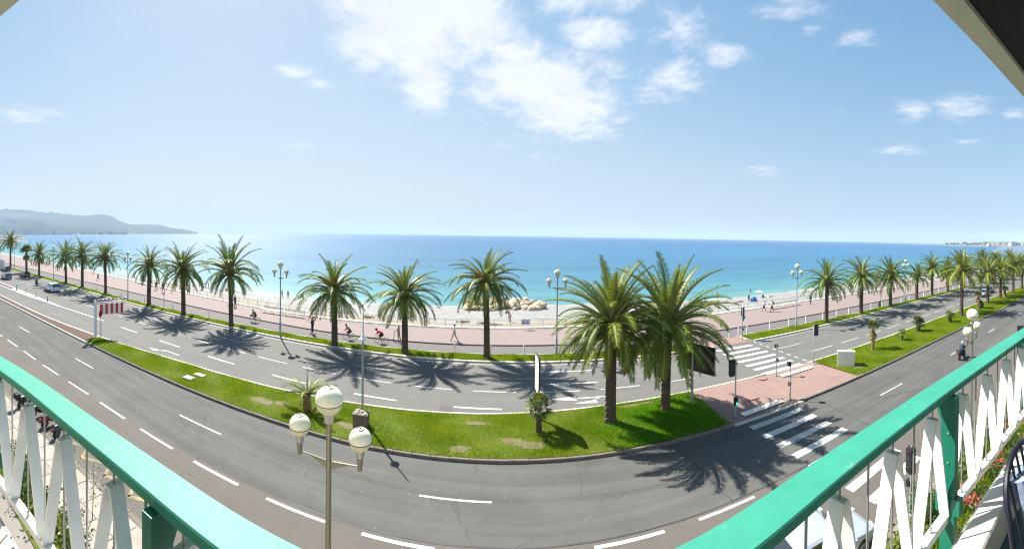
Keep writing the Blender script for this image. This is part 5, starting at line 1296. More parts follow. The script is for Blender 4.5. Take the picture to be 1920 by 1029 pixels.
POSES['race'] = J(pelvis=(-.12,0,1.02), belly=(.04,0,1.13), chest=(.28,0,1.22), neck=(.44,0,1.28), head=(.55,0,1.36), crown=(.61,0,1.48), shL=(.34,.18,1.23), shR=(.34,-.18,1.23),
    elL=(.46,.21,1.02), wrL=(.62,.19,.93), haL=(.70,.18,.92), elR=(.46,-.21,1.02), wrR=(.62,-.19,.93), haR=(.70,-.18,.92),
    hiL=(-.12,.10,.98), knL=(.26,.11,.84), anL=(.06,.11,.50), toL=(.21,.11,.44), hiR=(-.12,-.10,.98), knR=(.18,-.11,.62), anR=(.02,-.11,.24), toR=(.17,-.11,.20))
POSES['moto'] = J(pelvis=(-.12,0,.86), belly=(-.07,0,1.0), chest=(.02,0,1.22), neck=(.07,0,1.36), head=(.12,0,1.46), crown=(.12,0,1.60), shL=(.05,.19,1.29), shR=(.05,-.19,1.29),
    elL=(.16,.30,1.06), wrL=(.38,.30,1.02), haL=(.46,.29,1.02), elR=(.16,-.30,1.06), wrR=(.38,-.30,1.02), haR=(.46,-.29,1.02),
    hiL=(-.12,.12,.82), knL=(.26,.24,.74), anL=(.12,.22,.34), toL=(.28,.22,.30), hiR=(-.12,-.12,.82), knR=(.26,-.24,.74), anR=(.12,-.22,.34), toR=(.28,-.22,.30))
POSES['sit'] = J(pelvis=(0,0,.14), belly=(-.03,0,.28), chest=(-.04,0,.50), neck=(-.02,0,.65), head=(.02,0,.76), crown=(0,0,.90), shL=(-.04,.18,.58), shR=(-.04,-.18,.58), elL=(-.14,.24,.36), wrL=(-.18,.26,.12), haL=(-.2,.27,.05), elR=(-.14,-.24,.36), wrR=(-.18,-.26,.12), haR=(-.2,-.27,.05),
    hiL=(0,.10,.12), knL=(.38,.12,.40), anL=(.66,.12,.10), toL=(.80,.12,.07), hiR=(0,-.10,.12), knR=(.40,-.12,.34), anR=(.72,-.12,.09), toR=(.86,-.12,.08))
POSES['lie'] = J(pelvis=(0,0,.13), belly=(-.15,0,.14), chest=(-.38,0,.15), neck=(-.53,0,.17), head=(-.64,0,.20), crown=(-.78,0,.20), shL=(-.46,.18,.14), shR=(-.46,-.18,.14), elL=(-.25,.28,.09), wrL=(-.0,.27,.08), haL=(.08,.26,.07), elR=(-.25,-.28,.09), wrR=(0,-.27,.08), haR=(.08,-.26,.07),
    hiL=(.05,.10,.12), knL=(.44,.12,.16), anL=(.84,.12,.09), toL=(.92,.13,.2), hiR=(.05,-.10,.12), knR=(.44,-.12,.16), anR=(.84,-.12,.09), toR=(.92,-.13,.2))
RAD = dict(pelvis=(.15,.125), belly=(.135,.105), chest=(.155,.115), neck=.058, head=(.082,.092), crown=(.075,.085), shL=.075, elL=.045, wrL=.032, haL=.036, shR=.075, elR=.045, wrR=.032, haR=.036, hiL=.095, knL=.062, anL=.045, toL=.04, hiR=.095, knR=.062, anR=.045, toR=.04)
LINKS = [('pelvis','belly','top'),('belly','chest','top'),('chest','neck','top'),('neck','head','skin'),('head','crown','skin'),('chest','shL','top'),('shL','elL','sleeve'),('elL','wrL','skin'),('wrL','haL','skin'),('chest','shR','top'),('shR','elR','sleeve'),('elR','wrR','skin'),('wrR','haR','skin'),
         ('pelvis','hiL','leg'),('hiL','knL','leg'),('knL','anL','shin'),('anL','toL','shoe'),('pelvis','hiR','leg'),('hiR','knR','leg'),('knR','anR','shin'),('anR','toR','shoe')]
_cm = {}
def cm(c):
    if isinstance(c, bpy.types.Material): return c
    if c not in _cm: _cm[c] = mat('cloth', c, .85, var=.06, scale=9)
    return _cm[c]
_bodies = {}
def person(label, pose, x, y, z, rz, top=(.1,.1,.1), leg=(.05,.05,.06), sleeve=None, shin=None, shoe=(.05,.05,.05), hair=(.03,.02,.015), hat=None, helmet=None, s=1.0, group='people along the promenade and beach', pack=None):
    P = POSES[pose]; names = list(P)
    if pose not in _bodies:
        idx = {n: i for i, n in enumerate(names)}
        _bodies[pose] = skin_body([P[n] for n in names], [(idx[a], idx[b_]) for a, b_, _ in LINKS], [RAD[n] for n in names], idx['pelvis'])
    me = _bodies[pose].copy(); me.name = 'person'
    slots = {'skin': SKIN, 'top': cm(top), 'sleeve': cm(top) if sleeve is None else cm(sleeve), 'leg': cm(leg), 'shin': SKIN if shin is None else cm(shin), 'shoe': cm(shoe)}
    order = list(slots); me.materials.clear()
    for k in order: me.materials.append(slots[k])
    seg = [(Vector(P[a]), Vector(P[b_]), k) for a, b_, k in LINKS]; mi = []
    for p in me.polygons:
        c = p.center; best = None
        for a, b_, k in seg:
            d = b_ - a; u = max(0, min(1, (c - a).dot(d) / d.length_squared)); q = (c - (a + d * u)).length
            if best is None or q < best[0]: best = (q, k)
        mi.append(order.index(best[1]))
    me.polygons.foreach_set('material_index', mi); me.polygons.foreach_set('use_smooth', [True] * len(me.polygons))
    o = link('person', me, None, (x, y, z), rz, (s, s, s)); tag(o, label, 'person', group)
    hd = Vector(P['head']); cr = Vector(P['crown']); ax = (cr - hd).normalized(); c = hd + (cr - hd) * .55
    b = MB()
    if helmet: b.sphere(c + ax * .03, .135, 12, 8, z0=-.55, sq=(1.08, .95, 1)); link('helmet', mesh_of(b, 'helmet', cm(helmet), 60), o)
    elif hat: b.lathe([(.19, .0), (.19, .012), (.10, .02), (.095, .09), (.05, .12)], 14, c + ax * .05); link('hat', mesh_of(b, 'hat', cm(hat), 40), o)
    else: b.sphere(c + ax * .025 - Vector((.02, 0, 0)), .108, 12, 8, z0=-.25, sq=(1, .93, 1)); link('hair', mesh_of(b, 'hair', cm(hair), 60), o)
    # nose and ears so the head has a direction
    b = MB(); f = hd + (cr - hd) * .3 + Vector((.095, 0, 0)); b.sphere(f, .018, 6, 4)
    for sg in (1, -1): b.sphere(hd + (cr - hd) * .35 + Vector((0, sg * .088, 0)), .022, 6, 4, sq=(.6, .4, 1))
    link('face_detail', mesh_of(b, 'face_detail', SKIN, 60), o)['kind'] = 'stuff'
    if pack:
        ch = Vector(P['chest']); b = MB(); b.box((ch.x - .19, 0, ch.z - .02), (.17, .30, .44)); link('backpack', mesh_of(b, 'backpack', cm(pack)), o)
    return o
def wheel_parts(t, cx, r, tyre=.018, spokes=10):
    b = MB(); b.torus((cx, 0, r), r - tyre, tyre, 28, 6, 'y'); p = part('wheel', b, RUBBER, t)
    b = MB(); 
    for k in range(spokes): a = k * math.pi * 2 / spokes; b.tube([(cx, 0, r), (cx + (r - tyre) * math.cos(a), 0, r + (r - tyre) * math.sin(a))], .004, 3)
    b.tube([(cx, -.04, r), (cx, .04, r)], .02, 6); link('spokes', mesh_of(b, 'spokes', GALV), p)
def bicycle(label, x, y, z, rz, colr=(.5,.5,.5), basket=None, drop=False):
    t = thing('bicycle', label, 'bicycle', (x, y, z), rz, 'bicycles'); m = cm(colr)
    wheel_parts(t, .56, .34); wheel_parts(t, -.50, .34)
    b = MB(); st, hd, bb = (-.17, 0, .88), (.40, 0, .86), (0, 0, .30)
    for a, c in ((st, bb), (hd, bb), (st, hd), ((-.50, 0, .34), bb), ((-.50, 0, .34), st), (hd, (.56, 0, .34))): b.tube([a, c], .018, 6)
    part('frame', b, m, t)
    b = MB(); b.tube([st, (-.19, 0, .95)], .014, 6); b.box((-.17, 0, .965), (.26, .13, .05), top=.8); part('saddle', b, BLACK, t)
    b = MB(); b.tube([hd, (.38, 0, 1.0), (.46, 0, 1.02)], .015, 6); b.tube([(.62, -.22, .99 if not drop else .92), (.46, -.1, 1.02), (.46, .1, 1.02), (.62, .22, .99 if not drop else .92)], .013, 6); part('handlebar', b, DARK, t)
    b = MB(); b.tube([(0, -.11, .30), (0, .11, .30)], .012, 6); b.torus(bb, .09, .008, 14, 4, 'y'); b.tube([(.03, -.11, .46), (.0, -.09, .3), (-.03, .09, .14)], .012, 5); part('crank', b, DARK, t)
    if basket: b = MB(); b.box((.62, 0, .86), (.30, .36, .26), top=1.15); part('basket', b, cm(basket), t, None); b = MB(); b.torus((.56, 0, .34), .375, .02, 16, 4, 'y', a0=.2, a1=2.6); b.torus((-.5, 0, .34), .375, .02, 16, 4, 'y', a0=.4, a1=3.2); part('mudguard', b, cm(basket), t)
    return t
def motorbike(label, x, y, z, rz, colr, box=None, lean=0.0):
    t = thing('motor_scooter', label, 'motor scooter', (x, y, z), rz, 'scooters and motorbikes'); t.rotation_euler = (lean, 0, rz); m = cm(colr)
    for cx in (.62, -.62):
        b = MB(); b.torus((cx, 0, .28), .21, .075, 20, 8, 'y'); p = part('wheel', b, RUBBER, t); b = MB(); b.tube([(cx, -.05, .28), (cx, .05, .28)], .15, 12); link('rim', mesh_of(b, 'rim', RIM, 30), p)
    b = MB(); b.tube([(-.95, 0, .70), (-.70, 0, .64), (-.35, 0, .60), (-.1, 0, .42), (.15, 0, .34), (.30, 0, .42), (.42, 0, .70), (.46, 0, .88)], [.06, .16, .19, .15, .13, .16, .17, .10], 10); part('body', b, m, t, 50)
    b = MB(); b.tube([(-.85, 0, .80), (-.5, 0, .80), (-.1, 0, .74)], [.10, .14, .10], 8, flat=.5); part('seat', b, BLACK, t)
    b = MB(); b.tube([(.62, 0, .28), (.45, 0, .92)], .035, 8); b.torus((.62, 0, .28), .30, .03, 14, 5, 'y', a0=.4, a1=2.7); part('fork', b, DARK, t)
    b = MB(); b.tube([(.36, -.33, 1.0), (.45, -.1, 1.0), (.45, .1, 1.0), (.36, .33, 1.0)], .018, 6); part('handlebar', b, DARK, t)
    b = MB(); b.sphere((.54, 0, .80), .09, 10, 6); part('headlight', b, HLIGHT, t, 60)
    b = MB(); b.box((-.98, 0, .66), (.05, .18, .07)); part('tail_light', b, TLIGHT, t, None)
    for s in (-1, 1): b = MB(); b.tube([(.44, s * .22, 1.0), (.44, s * .30, 1.17)], .01, 5); b.sphere((.43, s * .32, 1.2), .06, 8, 5, sq=(.4, 1.2, .8)); part('mirror', b, DARK, t)
    b = MB(); b.add([(.52, -.17, .92), (.52, .17, .92), (.42, .14, 1.26), (.42, -.14, 1.26), (.54, -.17, .92), (.54, .17, .92), (.44, .14, 1.26), (.44, -.14, 1.26)], [(0, 1, 2, 3), (7, 6, 5, 4), (0, 4, 5, 1), (2, 6, 7, 3), (0, 3, 7, 4), (1, 5, 6, 2)]); part('windshield', b, GLASS, t, None)
    if box: b = MB(); b.box((-.98, 0, .98), (.36, .40, .32), top=.88); part('top_box', b, cm(box), t, None)
    return t
PI = math.pi
cyc = lambda x: GRASS_F(x)
# cycle path and promenade
person('person in dark clothes riding a skateboard on the cycle path', 'arms', -21.6, 37.9, .14, PI, (.02,.02,.05), (.015,.015,.03), shin=(.015,.015,.03), hair=(.02,.015,.01))
t = thing('skateboard', 'dark skateboard under the rider on the cycle path', 'skateboard', (-21.55, 37.9, .02), .35); b = MB(); b.box((0, 0, .10), (.85, .22, .025)); part('deck', b, BLACK, t, None)
for sx in (-.28, .28):
    for sy in (-.09, .09): b = MB(); b.tube([(sx, sy - .02, .045), (sx, sy + .02, .045)], .045, 10); part('wheel', b, RUBBER, t)
bicycle('pale bicycle of the bare backed rider', -16.9, 37.8, .02, PI, (.35,.35,.36)); person('bare backed cyclist in dark shorts on the cycle path', 'ride', -16.9, 37.8, .0, PI, SKIN, (.012,.012,.02), hair=(.02,.015,.01))
bicycle('grey racing bicycle of the rider in red', -13.3, 37.9, .02, PI, (.45,.45,.45), drop=True); person('cyclist in a red top bent over racing handlebars', 'race', -13.3, 37.9, .0, PI, (.42,.015,.03), (.012,.012,.015), shoe=(.5,.5,.5), helmet=(.30,.02,.03))
t = thing('kick_scooter', 'dark electric kick scooter under the rider in beige', 'kick scooter', (-11.75, 39.0, .02), PI); b = MB(); b.box((0, 0, .16), (.85, .16, .05)); part('deck', b, BLACK, t, None); b = MB(); b.tube([(.44, 0, .14), (.56, 0, .16), (.46, 0, 1.1)], .03, 8); part('stem', b, DARK, t); b = MB(); b.tube([(.45, -.24, 1.1), (.45, .24, 1.1)], .018, 6); part('handlebar', b, BLACK, t)
for cx in (.56, -.46): b = MB(); b.torus((cx, 0, .11), .085, .03, 14, 6, 'y'); part('wheel', b, RUBBER, t)
person('scooter rider in a beige shirt and sun hat', 'scoot', -11.75, 39.0, .19, PI, (.42,.33,.25), (.36,.29,.22), hat=(.55,.50,.42), shoe=(.3,.3,.3), s=.97)
person('walker in a white shirt and pale shorts looking at a phone', 'phone', -6.0, 40.55, .13, PI, (.62,.63,.60), (.45,.42,.36), hair=(.02,.015,.01), shoe=(.1,.1,.1))
bicycle('green and white hire bicycle with a front basket', -30.4, 38.6, .02, PI, (.55,.60,.52), basket=(.16,.42,.14)); person('woman with dark hair riding the green and white bicycle', 'ride', -30.4, 38.6, 0, PI, (.08,.05,.04), (.02,.02,.02), s=.97)
person('person in a dark top pushing a red pram on the promenade', 'scoot', -38.7, 44.1, .13, PI, (.02,.025,.05), (.05,.05,.06), shin=None)
t = thing('pram', 'red pram pushed along the promenade', 'pram', (-39.6, 44.1, .13), PI); b = MB(); b.tube([(-.3, 0, .55), (0, 0, .62), (.35, 0, .75)], [.2, .24, .14], 8); part('seat', b, cm((.30,.03,.04)), t); b = MB(); b.sphere((-.1, 0, .78), .30, 12, 6, z0=.0); part('hood', b, cm((.34,.05,.06)), t, 60); b = MB(); b.tube([(-.3, -.2, .1), (.25, -.2, .5), (-.55, -.2, 1.0), (-.55, .2, 1.0), (.25, .2, .5), (-.3, .2, .1)], .015, 5); part('frame', b, DARK, t)
for cx in (-.35, .35):
    for cy in (-.24, .24): b = MB(); b.torus((cx, cy, .13), .10, .025, 12, 5, 'y'); part('wheel', b, RUBBER, t)
person('left walker of the pair in dark shirts on the promenade', 'walk', -60.8, 45.7, .13, PI * .9, (.03,.03,.04), (.03,.03,.05), s=1.05)
person('right walker of the pair in dark shirts on the promenade', 'walk', -57.4, 44.8, .13, PI * .95, (.02,.02,.03), (.10,.10,.12), s=1.05)
person('walker in a grey shirt beyond the height gate', 'walk', -80.7, 43.3, .13, .3, (.14,.15,.17), (.03,.03,.05), shin=(.03,.03,.05))
person('dark clad person standing far along the left promenade', 'stand', -107.8, 43.9, .13, 0, (.02,.02,.025), (.02,.02,.03), shin=(.02,.02,.03))
bicycle('dark bicycle far along the left promenade', -105.5, 45.2, .13, 0, (.05,.05,.05)); person('cyclist far along the left promenade in a dark top', 'ride', -105.5, 45.2, .11, 0, (.03,.03,.04), (.02,.02,.02))
person('walker far left in a dark coat beside the promenade palms', 'walk', -123.1, 46, .13, .1, (.05,.05,.06), (.03,.03,.04), shin=(.03,.03,.04))
person('walker far left in a blue shirt nearest the beach', 'walk', -126.4, 48.6, .13, .2, (.05,.08,.13), (.03,.03,.04))
person('left one of two walkers past the zebra, dark shorts and pale shirt', 'walk', 37.2, 48.0, .13, 2.6, (.55,.42,.36), (.02,.02,.03), s=1.02)
person('right one of two walkers past the zebra, with a dark backpack', 'walk', 38.0, 47.0, .13, 2.6, (.45,.46,.48), (.03,.03,.04), s=1.05, pack=(.03,.03,.04))
person('lone walker in black far along the right promenade', 'walk', 48.1, 48.6, .13, .4, (.02,.02,.025), (.02,.02,.03), shin=(.02,.02,.03))
# motorbikes
motorbike('dark scooter with top box riding along the right near carriageway', 35.4, 14.75, 0, PI * .0 + .02, (.03,.033,.036), box=(.05,.05,.055)); person('motorcyclist in black with a grey helmet and blue backpack', 'moto', 35.4, 14.75, 0, .02, (.02,.02,.025), (.03,.03,.04), sleeve=(.03,.03,.035), shin=(.03,.03,.04), helmet=(.45,.46,.48), pack=(.03,.07,.12), group='motorbike riders')
motorbike('black scooter riding beside the white SUV', -79.1, 27.3, 0, PI, (.02,.02,.02)); person('scooter rider in black beside the white SUV', 'moto', -79.1, 27.3, 0, PI, (.02,.02,.02), (.02,.02,.02), sleeve=(.02,.02,.02), shin=(.02,.02,.02), helmet=(.02,.02,.02), group='motorbike riders')
motorbike('black scooter parked by the pavement behind the left bars', -22.6, 8.0, 0, 1.9, (.02,.02,.022), lean=.12); motorbike('red and black motorbike parked behind the left bars', -21.3, 8.3, 0, 1.9, (.34,.02,.03), lean=.12); motorbike('grey scooter parked nearest the kerb corner, left', -20.0, 8.5, 0, 1.95, (.10,.10,.11), lean=.12); motorbike('black scooter parked farthest in the left row', -24.2, 7.7, 0, 1.9, (.03,.03,.035), box=(.02,.02,.02), lean=.12)
person('person in an orange top by the fan palm far right', 'ride', 62.9, 22.6, .15, PI, (.5,.15,.08), (.03,.03,.04), group='motorbike riders'); motorbike('dark scooter parked by the fan palm far right', 62.9, 22.6, .15, PI, (.02,.02,.02))
# beach
def bz(x, y): y0 = PROM_F(x) + .4; tt = (y - y0) / (WATER(x) - y0); return -2.4 - 1.6 * (max(0, tt) ** 1.3)
for lab, pose, x, y, rz, top, leg in (('bather standing at the water edge, left of three', 'stand', -52.4, 76.9, 1.2, SKIN, (.03,.04,.08)), ('bather standing at the water edge, middle of three', 'stand', -50.4, 76.5, 1.6, SKIN, (.02,.02,.03)), ('bather standing at the water edge, right of three', 'stand', -46.8, 77.4, 1.4, (.03,.03,.05), (.02,.02,.03)),
    ('small dark figure wading by the tall palm', 'stand', -39.0, 79.2, 1.3, SKIN, (.04,.02,.02)), ('bather in shorts standing by the blue sunshade', 'stand', -74.1, 73.4, .6, SKIN, (.04,.05,.10)), ('sunbather sitting among towels on the left beach', 'sit', -68.8, 74.6, 1.2, (.05,.03,.03), (.03,.03,.03)), ('second sunbather sitting among towels on the left beach', 'sit', -66.6, 75.2, 1.4, SKIN, (.02,.02,.05)),
    ('person in black sitting on the pebbles behind the palm', 'sit', -22.8, 76.2, 1.3, (.02,.02,.02), (.02,.02,.02)), ('person in pale clothes standing on the beach below the promenade', 'stand', -.2, 63.2, 1.5, (.45,.46,.42), (.40,.38,.33)), ('person in dark swimwear beside the blue tent', 'stand', 53.4, 74.9, 1.0, (.04,.05,.12), (.03,.04,.10)),
    ('sunbather lying left of the blue tent', 'lie', 51.6, 75.6, .2, SKIN, (.25,.04,.06)), ('sunbather sitting under the white parasol', 'sit', 61.3, 79.6, 1.2, (.05,.02,.03), (.03,.03,.03)), ('sunbather lying beside the white parasol', 'lie', 63.6, 79.2, .3, SKIN, (.02,.02,.02)), ('swimmer standing chest deep off the right beach', 'stand', 66.5, 92.5, 1.5, SKIN, (.02,.02,.03)),
    ('bather wading at the water edge left of the blue tent', 'stand', 50.5, 84.8, 1.5, SKIN, (.03,.02,.05)), ('sunbather lying far right on the beach', 'lie', 78, 80, .4, SKIN, (.1,.02,.02)), ('bather standing in the shallows far left', 'stand', -90.5, 77.4, 1.2, SKIN, (.03,.03,.05)), ('sunbather lying on the pebbles by the white lamp', 'lie', 47.2, 79.4, .3, SKIN, (.02,.02,.05))):
    zz_ = bz(x, y) if y < WATER(x) else SEAZ - (.9 if 'chest' in lab else .25)
    person(lab, pose, x, y, zz_, rz, top, leg, sleeve=SKIN)
t = thing('beach_tent', 'blue pop up tent on the right beach', 'tent', (54.6, 74.6, bz(54.6, 74.6)), .3); b = MB(); b.sphere((0, 0, 0), 1.0, 14, 8, z0=0, sq=(1.05, .8, 1.15)); part('canopy', b, mat('blue_tent', (.02, .16, .42), .6, var=.1, scale=2), t, 60); b = MB(); b.tube([(-1.05 * math.cos(a), -.1, 1.15 * math.sin(a)) for a in frange(0, PI, 10)], .02, 5); part('pole', b, DARK, t)
def parasol(lab, x, y, c, h=1.9, r=1.05):
    t = thing('parasol', lab, 'parasol', (x, y, bz(x, y))); b = MB(); b.tube([(0, 0, 0), (.05, 0, h)], .02, 6); part('pole', b, GALV, t)
    b = MB(); n = 8; b.add([(.05, 0, h + .02)] + [(.05 + r * math.cos(2 * PI * k / n), r * math.sin(2 * PI * k / n), h - .38) for k in range(n)], [(0, 1 + k, 1 + (k + 1) % n) for k in range(n)]); b.add([(.05, 0, h - .01)] + [(.05 + r * math.cos(2 * PI * k / n), r * math.sin(2 * PI * k / n), h - .40) for k in range(n)], [(0, 1 + (k + 1) % n, 1 + k) for k in range(n)]); part('canopy', b, cm(c), t, None)
parasol('white parasol on the right beach', 60.4, 80.2, (.75,.74,.72)); parasol('blue parasol low over towels on the left beach', -77.5, 75.0, (.06,.16,.40), 1.3, 1.2); parasol('dark green parasol on the beach beyond the left lamp', -92, 64.5, (.02,.06,.05), 2.2, 1.6)
for lab, x, y, c in (('red towel on the left beach', -70.5, 74.2, (.3,.05,.05)), ('blue towel on the left beach', -65, 74.6, (.05,.1,.3)), ('dark towel beside the blue tent', 50.2, 75.4, (.1,.03,.05)), ('striped pale towel beside the white parasol', 62.6, 79.3, (.55,.5,.4))):
    b = MB(); b.box((0, 0, .03), (1.7, .8, .05)); tag(link('towel', mesh_of(b, 'towel', cm(c)), None, (x, y, bz(x, y)), .2), lab, 'towel')
# speedboat with its wake, sail and buoys
t = thing('motor_boat', 'tiny white motor boat crossing the bay', 'boat', (360, 2100, SEAZ), 2.9); b = MB(); b.add([(8, 0, 1.6), (3, 2, 1.5), (-7, 2, 1.2), (-7, -2, 1.2), (3, -2, 1.5), (6, 0, 0), (3, 1.2, -.2), (-7, 1.4, -.2), (-7, -1.4, -.2), (3, -1.2, -.2)], [(0, 1, 4), (1, 2, 3, 4), (0, 5, 6, 1), (1, 6, 7, 2), (2, 7, 8, 3), (3, 8, 9, 4), (4, 9, 5, 0)]); part('hull', b, WHITE, t, None); b = MB(); b.box((-1, 0, 2.4), (5, 2.6, 1.9), top=.8); part('cabin', b, WHITE, t, None)
b = MB(); b.add([(365, 2098, SEAZ + .1), (445, 2070, SEAZ + .1), (450, 2083, SEAZ + .1)], [(0, 1, 2)]); struct('boat_wake', b, FOAM)
t = thing('sail_boat', 'tiny pale sailing boat out on the bay', 'boat', (88, 1500, SEAZ), .5); b = MB(); b.box((0, 0, .6), (9, 2.4, 1.2), top=1.1); part('hull', b, WHITE, t, None); b = MB(); b.add([(.3, 0, 2), (4.2, .1, 2), (.3, 0, 13), (.3, .1, 2), (4.2, .2, 2), (.3, .1, 13)], [(0, 1, 2), (5, 4, 3)]); part('sail', b, GALV, t, None)

# ------------------------------------------------------------------ pavement and planting below the balcony
sm = MB(); sm.box((0, 0, .035), (1, 1, .03)); slm = mesh_of(sm, 'paving_slab', mat('paving_slab', (.235, .21, .17), .9, scale=1.2, col2=(.33, .30, .25), bump=.3, obj_var=.10))
for i in range(16):
    for j in range(2):
        x = -26.5 + 1.15 * i; y = KERB_N(x) - .75 - 1.05 * j; a = math.atan2(KERB_N(x + 1) - KERB_N(x - 1), 2)
        link('paving_slab', slm, pavement, (x, y, .09 + rnd.uniform(-.004, .004)), a, (1.12, 1.02, 1))
_lf = MB(); _lf.add([(0, 0, 0), (.5, .22, .1), (1, 0, -.05), (.5, -.22, .1)], [(0, 1, 2, 3)])
def bush(label, x, y, z, rx, ry, rz_, n, ls, m, flowers=0, stems=True, grp='shrubs below the balcony', seed=0):
    r_ = random.Random(seed + 300); t = thing('shrub', label, 'shrub', (x, y, z), 0, grp); b = MB()
    for k in range(n):
        a = r_.uniform(0, 6.28); e = r_.uniform(0, 1); rr = (r_.random() ** .4) * (.75 + .35 * math.sin(3 * a + e * 5)); c = Vector((rx * rr * math.cos(a) * math.sqrt(1 - e * e * .6), ry * rr * math.sin(a) * math.sqrt(1 - e * e * .6), rz_ * (.1 + e * .95 * (.6 + .4 * rr))))
        d = Vector((r_.gauss(0, 1), r_.gauss(0, 1), r_.gauss(.4, .6))).normalized(); s = d.cross(Vector((r_.gauss(0, 1), r_.gauss(0, 1), r_.gauss(0, 1)))).normalized(); l = ls * r_.uniform(.6, 1.3)
        b.add([c, c + d * l * .5 + s * l * .24, c + d * l, c + d * l * .5 - s * l * .24], [(0, 1, 2, 3)])
    part('foliage', b, m, t, None, stuff=True)
    b = MB()
    for k in range(7): a = k * .9; b.tube([(0, 0, 0), (rx * .3 * math.cos(a), ry * .3 * math.sin(a), rz_ * .4), (rx * .55 * math.cos(a), ry * .55 * math.sin(a), rz_ * .85)], [.03, .02, .008], 5)
    part('stem', b, BARK, t, None)
    for k in range(flowers):
        a = r_.uniform(0, 6.28); c = Vector((rx * r_.uniform(.2, .95) * math.cos(a), ry * r_.uniform(.2, .95) * math.sin(a), rz_ * r_.uniform(.75, 1.08))); b = MB()
        for q in range(26):
            d = Vector((r_.gauss(0, 1), r_.gauss(0, 1), r_.gauss(.6, .6))).normalized(); s = d.cross(Vector((r_.gauss(0, 1), r_.gauss(0, 1), 1))).normalized(); p = c + Vector((r_.gauss(0, .12), r_.gauss(0, .12), r_.gauss(0, .07)))
            b.add([p, p + d * .05 + s * .03, p + d * .1, p + d * .05 - s * .03], [(0, 1, 2, 3)])
        part('flower_cluster', b, FLOWER, t, None, stuff=True)
    return t
k = 0
for i in range(18):
    x = 12.0 + 1.75 * i; fl = 0
    bush('green shrub in the planted bed by the right pavement, ' + ORD[i] + ' from the parked car', x, 7.05 + .3 * math.sin(i * 2.1), .1, 1.2, .9, 1.05 + .3 * math.sin(i * 1.7), 480, .20, LEAF if i % 3 else LEAF2, 0, seed=i)
for i in range(10):
    x = 13 + 2.4 * i
    bush('red flowering shrub behind the green ones in the right bed, ' + ORD[i] + ' from the parked car', x, 5.2 + .4 * math.sin(i), .1, 1.2, .9, 1.15, 420, .18, LEAF, 5, seed=40 + i, grp='red flowering shrubs')
b = MB(); b.sheet([(x, 3.2, .125) for x in frange(11, 46, 20)], [(x, KERB_N(x) - .45, .125) for x in frange(11, 46, 20)]); struct('planting_bed', b, SOIL)
turf('bed_grass', lambda x: 3.2, lambda x: KERB_N(x) - .45, 11.2, 46, 260, 9, GRASS, h=(.15, .4), w=.02)
b = MB(); b.sheet([(x, KERB_N(x) - 4.0, .125) for x in frange(-24, -6, 12)], [(x, KERB_N(x) - 2.0, .125) for x in frange(-24, -6, 12)]); struct('planting_bed_left', b, SOIL)
for i in range(9):
    x = -18.6 + 1.35 * i
    bush('low green shrub in the bed below the left railing, ' + ORD[i] + ' from the left', x, KERB_N(x) - 2.9 + .3 * math.sin(i * 2), .1, 1.0, .8, 1.0 + .25 * math.sin(i * 3), 420, .16, LEAF if i % 4 else LEAF2, 0, seed=80 + i)
for i, (x, y) in enumerate(((-13.4, 6.9), (-11.9, 7.0), (-15.0, 6.6))):
    r_ = random.Random(i); t = thing('sapling', ['thin sapling with sparse dark leaves, left of three by the bars', 'thin sapling with sparse dark leaves, right of three by the bars', 'thin sapling with sparse dark leaves, farthest of three'][i], 'sapling', (x, y, .1), 0, 'saplings below the left railing')
    b = MB(); b.tube([(0, 0, 0), (.05, .02, 1.1), (0, .05, 2.3)], [.02, .014, .006], 5); part('stem', b, BARK, t); b = MB()
    for q in range(90):
        c = Vector((r_.gauss(0, .22), r_.gauss(0, .22), r_.uniform(.8, 2.4))); d = Vector((r_.gauss(0, 1), r_.gauss(0, 1), r_.gauss(0, .6))).normalized(); s = d.cross(Vector((0, 0, 1))).normalized(); b.add([c, c + d * .06 + s * .03, c + d * .12, c + d * .06 - s * .03], [(0, 1, 2, 3)])
    part('foliage', b, LEAF, t, None, stuff=True)

# ------------------------------------------------------------------ far shores
HILLM = bpy.data.materials.new('wooded_hill'); HILLM.use_nodes = True
_t = HILLM.node_tree; _b = _t.nodes['Principled BSDF']; _b.inputs['Roughness'].default_value = 1; _b.inputs['Specular IOR Level'].default_value = 0
_g = _t.nodes.new('ShaderNodeNewGeometry'); _n = _t.nodes.new('ShaderNodeTexNoise'); _n.inputs['Scale'].default_value = .012; _n.inputs['Detail'].default_value = 9; _n.inputs['Roughness'].default_value = .75; _t.links.new(_g.outputs['Position'], _n.inputs['Vector'])
_r2 = _t.nodes.new('ShaderNodeValToRGB'); _t.links.new(_n.outputs['Fac'], _r2.inputs[0]); _e = _r2.color_ramp.elements; _e[0].position = .38; _e[0].color = (.03, .05, .03, 1); _e[1].position = .74; _e[1].color = (.25, .23, .20, 1); _x = _e.new(.58); _x.color = (.075, .085, .055, 1)
_t.links.new(_r2.outputs[0], _b.inputs['Base Color'])
